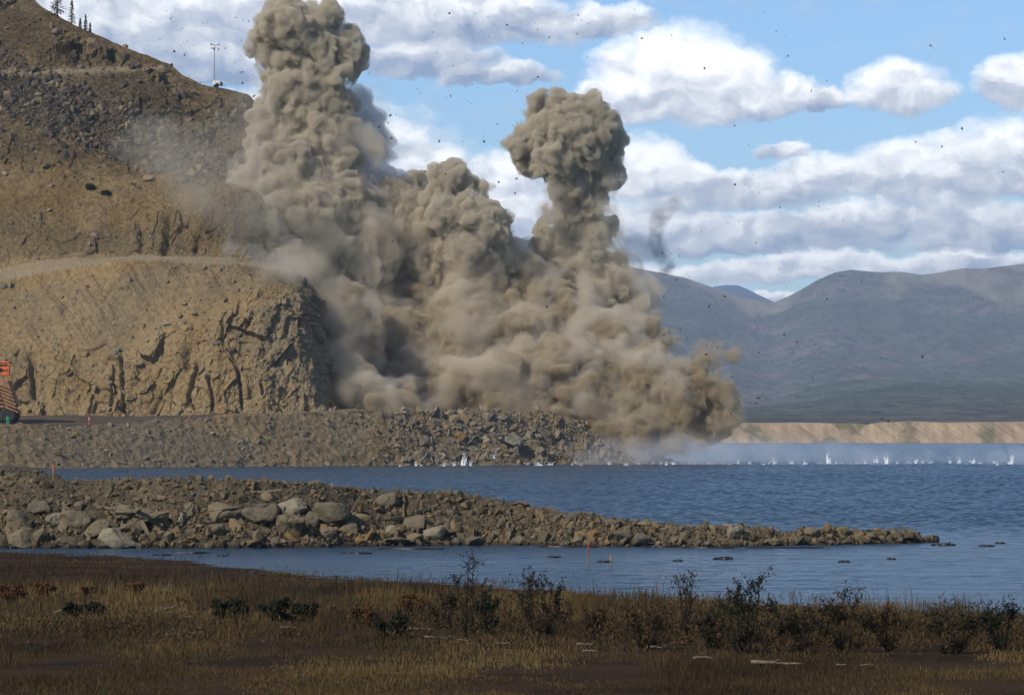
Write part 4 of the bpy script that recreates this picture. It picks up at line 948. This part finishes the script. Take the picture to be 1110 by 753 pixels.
# x: px 24 -> +40px = 5.0 m from the origin
def poly(bm, pts, y0, y1):
    a = [bm.verts.new((x, y0, z)) for x, z in pts]; b = [bm.verts.new((x, y1, z)) for x, z in pts]
    bm.faces.new(a); bm.faces.new(b[::-1])
    for i in range(len(pts)): bm.faces.new((a[i], b[i], b[(i+1) % len(pts)], a[(i+1) % len(pts)]))
bm = bmesh.new(); poly(bm, [(-4.6, 5.6), (3.5, 5.6), (4.55, 2.3), (4.0, 1.9), (-4.6, 1.9)], -1.5, 2.9); bmesh.ops.recalc_face_normals(bm, faces=bm.faces)
body = part('dump_body', done(bm, 'dump_body', M_or_dust, False), tr)
for i in range(7):
    z0 = 5.25-i*.52; xr = 3.5+(5.6-z0)*.32; bm = bmesh.new()
    # chevron rib: runs along the side, then steps down around the sloping corner
    for (xa, za, xb, zb) in [(-4.55, z0, xr-1.5, z0), (xr-1.5, z0, xr+.28, z0-.75)]:
        L = math.hypot(xb-xa, zb-za); rot = Matrix.Rotation(-math.atan2(zb-za, xb-xa), 3, 'Y'); bx(bm, ((xa+xb)/2, -1.62-.003*i, (za+zb)/2), (L+.12, .3, .2), rot)
    part('rib', done(bm, 'rib', M_or_dust, False), body)
cab = part('cab', boxes('cab', [((.6, .5, 7.0), (5.6, 2.6, 1.5)), ((.6, .4, 8.05), (6.1, 3.4, .22))], M_or, .06), tr)
part('canopy_rail', boxes('canopy_rail', [((3.55, -1.2, 7.0), (.14, .14, 2.1)), ((1.9, -1.2, 7.0), (.14, .14, 2.1)), ((1.5, -1.2, 7.35), (4.4, .1, .16)), ((1.5, -1.2, 6.5), (4.4, .1, .16))], M_or, 0), cab)
part('window', boxes('window', [((1.2, -.83, 7.1), (3.0, .06, .8))], M_dk, 0), cab)
part('chassis', boxes('chassis', [((0, .6, 1.55), (8.2, 2.6, .6)), ((3.2, -1.2, 1.6), (.7, .8, .9))], M_dk, .05), tr)
for xx in (3.55, -2.8):
    for yy in (-1.3, 2.6):
        w_ = part('wheel', cone_mesh('wheel', [(-.3, .55), (-.31, .62), (.31, .62), (.3, .55)], M_rim, 24), tr, (xx, yy, 1.05), (R(90), 0, 0))
        part('tyre', cone_mesh('tyre', [(-.38, .63), (-.42, .8), (-.34, 1.0), (-.2, 1.08), (.2, 1.08), (.34, 1.0), (.42, .8), (.38, .63)], M_black, 28), w_)
cg = on_surface(bp, bv, 9, 459.5)
gb = empty('green_barrel', cg); tag(gb, 'small green barrel on the berm in front of the haul truck', 'barrel')
part('drum', cone_mesh('drum', [(-.1, .28), (.3, .3), (.32, .32), (.34, .3), (.62, .3), (.64, .32), (.66, .3), (.95, .28)], simple('green_drum', (.02, .16, .07), .5, .4), 14), gb)
part('lid', cone_mesh('lid', [(.952, .25), (.985, .25)], M_dk, 14), gb)
# ================================================================== conifers on the ridge
def leaf_mat(name, a, b, trans=.15):
    m, nt, out = material(name); t = attr(nt, 'tone')
    c = nt.mix(t, a, b); principled(nt, out, c, .8, .15); return m
M_needle = leaf_mat('conifer_needles', (.012, .02, .010), (.035, .05, .022)); M_bark = simple('bark', (.10, .07, .05), .9, .1, .4, 6)
def quads_np(name, C, A, Bv, mat, tone, parent=None):
    """n leaf-shaped pieces: centre C, half axes A, B"""
    V = np.stack([C-A, C+Bv*.6, C+A, C-Bv*.6], 1).reshape(-1, 3); n = len(C)
    return mesh_np(name, V, np.arange(4*n).reshape(-1, 4), mat, {'tone': np.repeat(tone, 4)}, parent=parent)
def conifer(px, w, h, label, seed, lean=0):
    rng = np.random.default_rng(seed); c = ridge_pt(px); s = c[1]/F; Hh, W = h*s, w*s/2
    e = empty('spruce_tree', c-np.array([0, .2, .3])); tag(e, label, 'spruce tree', 'spruces on the ridge at top left')
    bm = bmesh.new(); tube(bm, [(0, 0, -.3), (lean*.3, 0, Hh*.5), (lean, 0, Hh*.97)], [Hh*.028, Hh*.018, .01]); part('trunk', done(bm, 'trunk', M_bark), e)
    n = int(900+500*w/10); C = []; A = []; Bv = []
    nb = int(16+Hh*2); 
    for _ in range(nb*7):
        z = rng.uniform(.08, 1)**.9; R_ = W*(1-z)**.8*rng.uniform(.55, 1.1)+.06; a = rng.uniform(0, 6.283); d = np.array([math.cos(a), math.sin(a), -.35])
        for q in np.linspace(.15, 1, 9):
            p = np.array([lean*z*z, 0, z*Hh])+d*R_*q+rng.normal(0, .03*W, 3); C.append(p); v = rng.normal(size=3); v[2] -= .8; v /= np.linalg.norm(v); L = rng.uniform(.06, .13)*(.6+W*.35)
            A.append(v*L); u = np.cross(v, rng.normal(size=3)); Bv.append(u/np.linalg.norm(u)*L*.7)
    quads_np('crown', np.array(C), np.array(A), np.array(Bv), M_needle, rng.uniform(0, 1, len(C)), e)
conifer(63, 24, 34, 'widest spruce at the top edge, leftmost on the ridge', 1)
conifer(79, 11, 28, 'tall narrow spruce second from the left on the ridge', 2)
conifer(88, 5.5, 12, 'small thin spruce third from the left on the ridge', 3)
conifer(93.5, 6.5, 19, 'slim spruce fourth from the left, taller than its two small neighbours', 4)
conifer(99, 4.5, 12, 'last small spruce at the right end of the ridge group', 5)

# ================================================================== shrubs
M_twig = simple('dark_twigs', (.025, .018, .013), .9, .1, .3, 8)
M_leafg = leaf_mat('dark_green_leaves', (0.008, 0.011, 0.0045), (0.022, 0.025, 0.0095)); M_leafb = leaf_mat('brown_leaves', (0.0300, 0.0168, 0.0084), (0.0720, 0.0420, 0.0180)); M_leafo = leaf_mat('rusty_leaves', (0.0600, 0.0250, 0.0090), (0.1100, 0.0500, 0.0175)); M_leafm = leaf_mat('mixed_leaves', (0.011, 0.012, 0.0055), (0.045, 0.030, 0.012))  # leaf colours lowered to carry the foreground's cloud shade
def shrub(px, py, h, w, kind, label, seed, sprigs=0, dense=1.):
    rng = np.random.default_rng(1000+seed); D = (H-.3)*F/(py-HY); D = D if D < 140 else 139; s = D/F; Hh, W = h*s, w*s/2
    x = (px-CX)*s; z = float(ground_z(np.array([x]), np.array([D]))[0])
    e = empty('shrub', (x, D, z)); tag(e, label, 'shrub', 'shrubs on the marshy shore')
    bm = bmesh.new(); C = []; n = int(7+w*.16)
    for k in range(n):
        a = rng.uniform(0, 6.28); r = rng.uniform(.15, 1)**.7; top = np.array([math.cos(a)*W*r, math.sin(a)*W*r*.7, Hh*(1-.45*r*r)*rng.uniform(.72, 1.0)])
        if k < sprigs: top = np.array([rng.normal(0, W*.25), 0, Hh*rng.uniform(.93, 1.04)])
        base = np.array([math.cos(a)*W*.25*r, math.sin(a)*W*.2, -.05]); m1 = base*.5+top*.5+rng.normal(0, W*.09, 3); m1[2] = top[2]*.5
        pts = [base, m1, top]; tube(bm, pts, [.012, .008, .003], 4)
        for j in range(int(4+3*rng.random())):
            f = rng.uniform(.35, .95); b0 = (m1*(1-f)+top*f) if f > .5 else base*(1-f)+m1*f; d = rng.normal(size=3); d[2] = abs(d[2])+.3; d /= np.linalg.norm(d); L = rng.uniform(.12, .3)*Hh
            b1 = b0+d*L; tube(bm, [b0, (b0+b1)/2+rng.normal(0, .01, 3), b1], [.006, .004, .002], 3)
            nl = int((10 if k < sprigs else 24)*dense)
            for q in range(nl): C.append(b0+(b1-b0)*rng.uniform(.2, 1.1)+rng.normal(0, .028, 3))
        for q in range(int(22*dense)): C.append(m1+(top-m1)*rng.uniform(.1, 1.03)+rng.normal(0, .035, 3))
    part('stems', done(bm, 'stems', M_twig), e)
    C = np.array(C); m = len(C); A = rng.normal(size=(m, 3)); A[:, 2] += .5; A /= np.linalg.norm(A, axis=1)[:, None]; u = np.cross(A, rng.normal(size=(m, 3))); u /= np.linalg.norm(u, axis=1)[:, None]
    L = rng.uniform(.018, .045, m)[:, None]
    quads_np('leaves', C, A*L, u*L*.75, {'g': M_leafg, 'b': M_leafb, 'o': M_leafo, 'm': M_leafm}[kind], rng.uniform(0, 1, m), e)
for k, a in enumerate([
 (80, 670, 15, 20, 'g', 'small dark shrub on the left, the left one of a touching pair', 0, 1.8), (101, 669, 14, 24, 'g', 'small dark shrub on the left, the right one of a touching pair', 0, 1.8),
 (248, 676, 24, 58, 'g', 'dark green mounded shrub left of centre, left of its twin', 0, 2.2), (305, 676, 26, 56, 'g', 'dark green mounded shrub behind the driftwood, right of its twin', 0, 2.2), (336, 673, 16, 22, 'm', 'small shrub at the right foot of the dark mounded pair', 0, 1.5),
 (412, 696, 22, 22, 'g', 'little dark shrub in front of the tall one, left of two', 0, 2), (433, 694, 28, 22, 'g', 'little dark shrub in front of the tall one, right of two', 0, 2),
 (508, 692, 88, 46, 'g', 'tallest shrub, thin with a leafy sprig sticking up over the water', 3, .55), (483, 682, 36, 34, 'm', 'low shrub against the left side of the tallest shrub', 0, 1), (530, 688, 42, 34, 'g', 'dark shrub against the right side of the tallest shrub', 1, 1.4),
 (590, 694, 64, 62, 'm', 'wide green-brown shrub right of the tallest one', 2, 1.5), (648, 696, 40, 46, 'b', 'brown shrub in the grass between the wide green-brown one and the thin reddish one', 0, 1), (574, 684, 60, 24, 'g', 'thin green shrub rising behind the wide green-brown one', 2, .8),
 (742, 690, 74, 36, 'b', 'thin reddish-brown shrub with bare upright twigs', 3, .7), (700, 704, 44, 60, 'b', 'low brown shrub left of the thin reddish one', 0, 1), (772, 703, 40, 40, 'm', 'low mixed shrub between the thin reddish one and the big dark one', 0, 1.2),
 (812, 706, 82, 84, 'g', 'big dark spreading shrub in the right half of the shore', 3, 1.5), (872, 706, 50, 60, 'm', 'brownish shrub right of the big dark one', 1, 1.2), (918, 704, 66, 70, 'm', 'wide dark twiggy shrub second from the right', 2, 1.2), (965, 702, 48, 52, 'b', 'brown twiggy shrub near the right end of the shore', 1, 1.1),
 (1030, 704, 52, 70, 'm', 'dark shrub close to the right edge', 1, 1.2), (1084, 700, 54, 50, 'g', 'last dark shrub at the right edge', 1, 1.2),
 (46, 648, 16, 30, 'o', 'rusty low shrub near the left edge', 0, 1), (100, 650, 14, 34, 'b', 'brown low shrub between the rusty one and the orange one', 0, 1), (146, 650, 20, 24, 'o', 'orange-leaved low shrub on the left', 0, 1.2), (395, 680, 24, 34, 'o', 'rusty low shrub left of the two little dark ones', 0, .9), (448, 668, 28, 40, 'o', 'rusty shrub standing behind the two little dark ones', 0, .9), (10, 655, 22, 36, 'o', 'rusty shrub at the left edge', 0, 1)]):
    shrub(a[0], a[1], a[2], a[3], a[4], a[5], k, a[6]+(2 if a[2] > 35 else 0), a[7]*(.6 if a[2] > 35 else .8))
for k, (px, py, h, w, lab) in enumerate([(98, 206, 8, 12, 'small dark bush clinging to the talus slope, left of two'), (115, 211, 6, 12, 'small dark bush clinging to the talus slope, right of two')]):
    rng = np.random.default_rng(50+k); c = hill_pt(px, py); s = c[1]/F; e = empty('bush', c); tag(e, lab, 'bush', 'bushes on the talus slope')
    bm = bmesh.new()
    for q in range(6): a = q*1.05; tube(bm, [(0, 0, -.1), (math.cos(a)*w*s*.3, math.sin(a)*w*s*.3, h*s*.7)], [.04, .015], 4)
    part('stems', done(bm, 'stems', M_twig), e)
    C = rng.normal(size=(700, 3)); C /= np.linalg.norm(C, axis=1)[:, None]; C *= rng.uniform(.3, 1, (700, 1))*[w*s*.5, w*s*.4, h*s*.5]; C[:, 2] += h*s*.5-.1
    A = rng.normal(size=(700, 3))*.09; u = np.cross(A, rng.normal(size=(700, 3))); u /= np.linalg.norm(u, axis=1)[:, None]
    quads_np('leaves', C, A, u*.08, M_leafg, rng.uniform(0, 1, 700), e)

# ================================================================== grass
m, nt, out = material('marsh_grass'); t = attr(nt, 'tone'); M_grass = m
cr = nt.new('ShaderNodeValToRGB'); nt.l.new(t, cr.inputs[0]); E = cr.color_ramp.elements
E[0].position = 0; E[0].color = (0.0226, 0.0146, 0.0057, 1); E[1].position = 1; E[1].color = (0.1355, 0.0943, 0.0348, 1)  # blade colours hold the cloud shade; no cloud darkens the grass
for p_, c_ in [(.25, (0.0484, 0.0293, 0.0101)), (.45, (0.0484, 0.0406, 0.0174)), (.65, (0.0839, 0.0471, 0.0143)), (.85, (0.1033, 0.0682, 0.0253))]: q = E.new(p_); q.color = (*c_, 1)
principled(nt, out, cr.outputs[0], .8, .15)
rng = np.random.default_rng(99); N0 = 500000
yy = 1/np.sqrt(rng.uniform(1/142**2, 1/56**2, N0)); xx = (rng.uniform(-160, 1270, N0)-CX)*yy/F
pyg = HY+(H-.3)*F/yy; pxg = CX+xx*F/yy
Dshg = 18000/(np.interp(pxg, [a for a, b in SH], [b for a, b in SH])-HY)
cl_ = fbm(np.stack([xx/1.6, yy/3.2, xx*0], -1), 3, .5, 5); cl2 = fbm(np.stack([xx/.35, yy/.5, xx*0], -1), 2, .5, 6)
dn = np.interp(pyg, [600, 680, 700, 712, 745], [.6, .68, .42, .38, .7])+.95*cl_+.5*fbm(np.stack([xx/5, yy/8, xx*0], -1), 3, .5, 55)+.35*cl2
past = yy-Dshg                                         # metres beyond the waterline: sedges standing in the shallows
dn = np.where(past > 0, np.clip(.42*np.exp(-past/5.5)+.5*cl_*np.exp(-past/8)+.25*cl2*np.exp(-past/5), 0, 1)*(past < 24), dn)
keep = rng.random(N0) < dn*.46
xx, yy, past, pyg, cl_, cl2 = xx[keep], yy[keep], past[keep], pyg[keep], cl_[keep], cl2[keep]; n = len(xx)
zz = ground_z(xx, yy); zz = np.maximum(zz, -.12)
hh = rng.uniform(.10, .26, n)*(1+1.3*np.clip(cl_, -.5, 1))*rng.uniform(.6, 1.3, n)*np.interp(pyg, [600, 620, 645, 680, 700, 740], [.45, .6, 1.1, .9, .45, .35]); hh *= np.where(rng.random(n) < .035, 1.9, 1)
wd = rng.uniform(.004, .010, n)*np.interp(yy, [60, 110], [.9, 1.5]); a = rng.uniform(0, 6.283, n); ln = rng.uniform(.05, .5, n)*hh; b = rng.normal(0, .6, n)
bas = np.stack([xx, yy, zz-.02], -1); side = np.stack([np.cos(b), np.sin(b), b*0], -1)*wd[:, None]
mid = bas+np.stack([np.cos(a)*ln*.3, np.sin(a)*ln*.3, hh*.55], -1); tip = bas+np.stack([np.cos(a)*ln, np.sin(a)*ln, hh], -1)
V = np.stack([bas-side, bas+side, mid+side*.7, mid-side*.7, tip], 1).reshape(-1, 3); k0 = np.arange(n)[:, None]*5
Fq = np.concatenate([k0+[0, 1, 2], k0+[0, 2, 3], k0+[3, 2, 4]])
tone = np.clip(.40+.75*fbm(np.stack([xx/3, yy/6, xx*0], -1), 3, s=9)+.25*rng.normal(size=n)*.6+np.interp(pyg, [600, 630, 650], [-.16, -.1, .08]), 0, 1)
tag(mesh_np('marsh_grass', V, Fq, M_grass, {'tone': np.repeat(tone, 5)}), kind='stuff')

# ================================================================== low brush between the shrubs
rng = np.random.default_rng(41); n = 90000
py_ = rng.normal(684, 11, n); px_ = rng.uniform(-20, 1130, n); dd_ = (H-.3)*F/(py_-HY); xx = (px_-CX)*dd_/F; ok = (dd_ < 110) & (dd_ > 60)
w_ = sm(px_, 380, 620)*.9+.22; cl_ = fbm(np.stack([xx/1.1, dd_/2.5, xx*0], -1), 3, .5, 15)
ok &= rng.random(n) < np.clip(w_*(.5+1.7*cl_), 0, 1); xx, dd_, cl_ = xx[ok], dd_[ok], cl_[ok]; n = len(xx)
zz = ground_z(xx, dd_)+rng.uniform(0, 1, n)**1.3*(.18+.75*np.clip(cl_+.1, 0, 1)); A = rng.normal(size=(n, 3)); A[:, 2] = np.abs(A[:, 2])+.8; A /= np.linalg.norm(A, axis=1)[:, None]
u = np.cross(A, rng.normal(size=(n, 3))); u /= np.linalg.norm(u, axis=1)[:, None]; L = rng.uniform(.02, .06, n)[:, None]
M_brush = leaf_mat('brush_leaves', (0.0200, 0.0150, 0.0070), (0.0800, 0.0475, 0.0175))  # brush darkened by colour too, standing in for cloud shade
tag(quads_np('low_brush', np.stack([xx, dd_, zz], -1), A*L, u*L*.5, M_brush, rng.uniform(0, 1, n)), kind='stuff')

# ================================================================== driftwood
M_drift = simple('bleached_driftwood', (.15, .12, .085), .85, .2, .3, 5)
for k, (px, py, w, th, lab) in enumerate([
 (180, 667, 30, 5, 'thick pale plank-like driftwood left of the dark mounded shrubs'), (66, 668, 15, 3, 'short pale driftwood stub pointing up-left near the left edge'), (215, 672, 46, 2.6, 'long pale driftwood stick between the plank and the mounded shrubs'), (145, 671, 40, 2.2, 'thin driftwood stick left of the thick plank'),
 (55, 675, 50, 2, 'thin driftwood stick lying below the short stub'), (268, 673, 20, 4, 'pale driftwood block in front of the dark mounded shrubs'), (456, 685, 30, 3.5, 'pale driftwood in front of the tallest shrub'), (488, 697, 60, 2.5, 'long curved driftwood stick in front of the tallest shrub'), (545, 701, 16, 2.6, 'short driftwood bit right of the long curved stick'),
 (200, 690, 44, 1.6, 'thin driftwood stick on the dark ground at left'), (315, 683, 24, 2, 'thin driftwood stick below the right mounded shrub'), (634, 701, 18, 3, 'small bleached log below the brown shrub'), (640, 708, 18, 2.2, 'grey stick just below the small bleached log'), (712, 703, 14, 2.6, 'small bleached driftwood right of the grey stick'),
 (762, 715, 22, 4, 'bleached driftwood lump below the big dark shrub, left one'), (842, 719, 56, 5, 'longest bleached driftwood log at the bottom right'), (912, 720, 12, 2, 'tiny driftwood bit right of the longest log'), (940, 722, 14, 2, 'tiny driftwood bit farthest to the right')]):
    D = (H-.34)*F/(py-HY); s = D/F; rng = np.random.default_rng(200+k); bm = bmesh.new(); L = w*s; n = 8; r = th*s*.5; bend = rng.normal(0, .05)*L
    pts = [((i/(n-1)-.5)*L, bend*math.sin(i/(n-1)*3.1)+rng.normal(0, .01), .02+abs(bend)*.3*math.sin(i/(n-1)*3.1)+rng.uniform(0, .02)+(.1*i/(n-1) if k in (1, 0) else 0)) for i in range(n)]
    tube(bm, pts, [r*(1-.55*i/(n-1))*rng.uniform(.8, 1.15) for i in range(n)], 7)
    if w > 18: i = 3; tube(bm, [pts[i], (pts[i][0]+L*.12, pts[i][1]-.05, pts[i][2]+L*.08)], [r*.5, r*.15], 5)
    x = (px-CX)*s; o = link(bpy.data.objects.new('driftwood', done(bm, 'driftwood', M_drift))); o.location = (x, D, float(ground_z(np.array([x]), np.array([D]))[0])+r*.6+.02); o.rotation_euler = (0, R(rng.normal(0, 3)), R(rng.normal(0, 14))); tag(o, lab, 'driftwood', 'driftwood on the marshy shore')
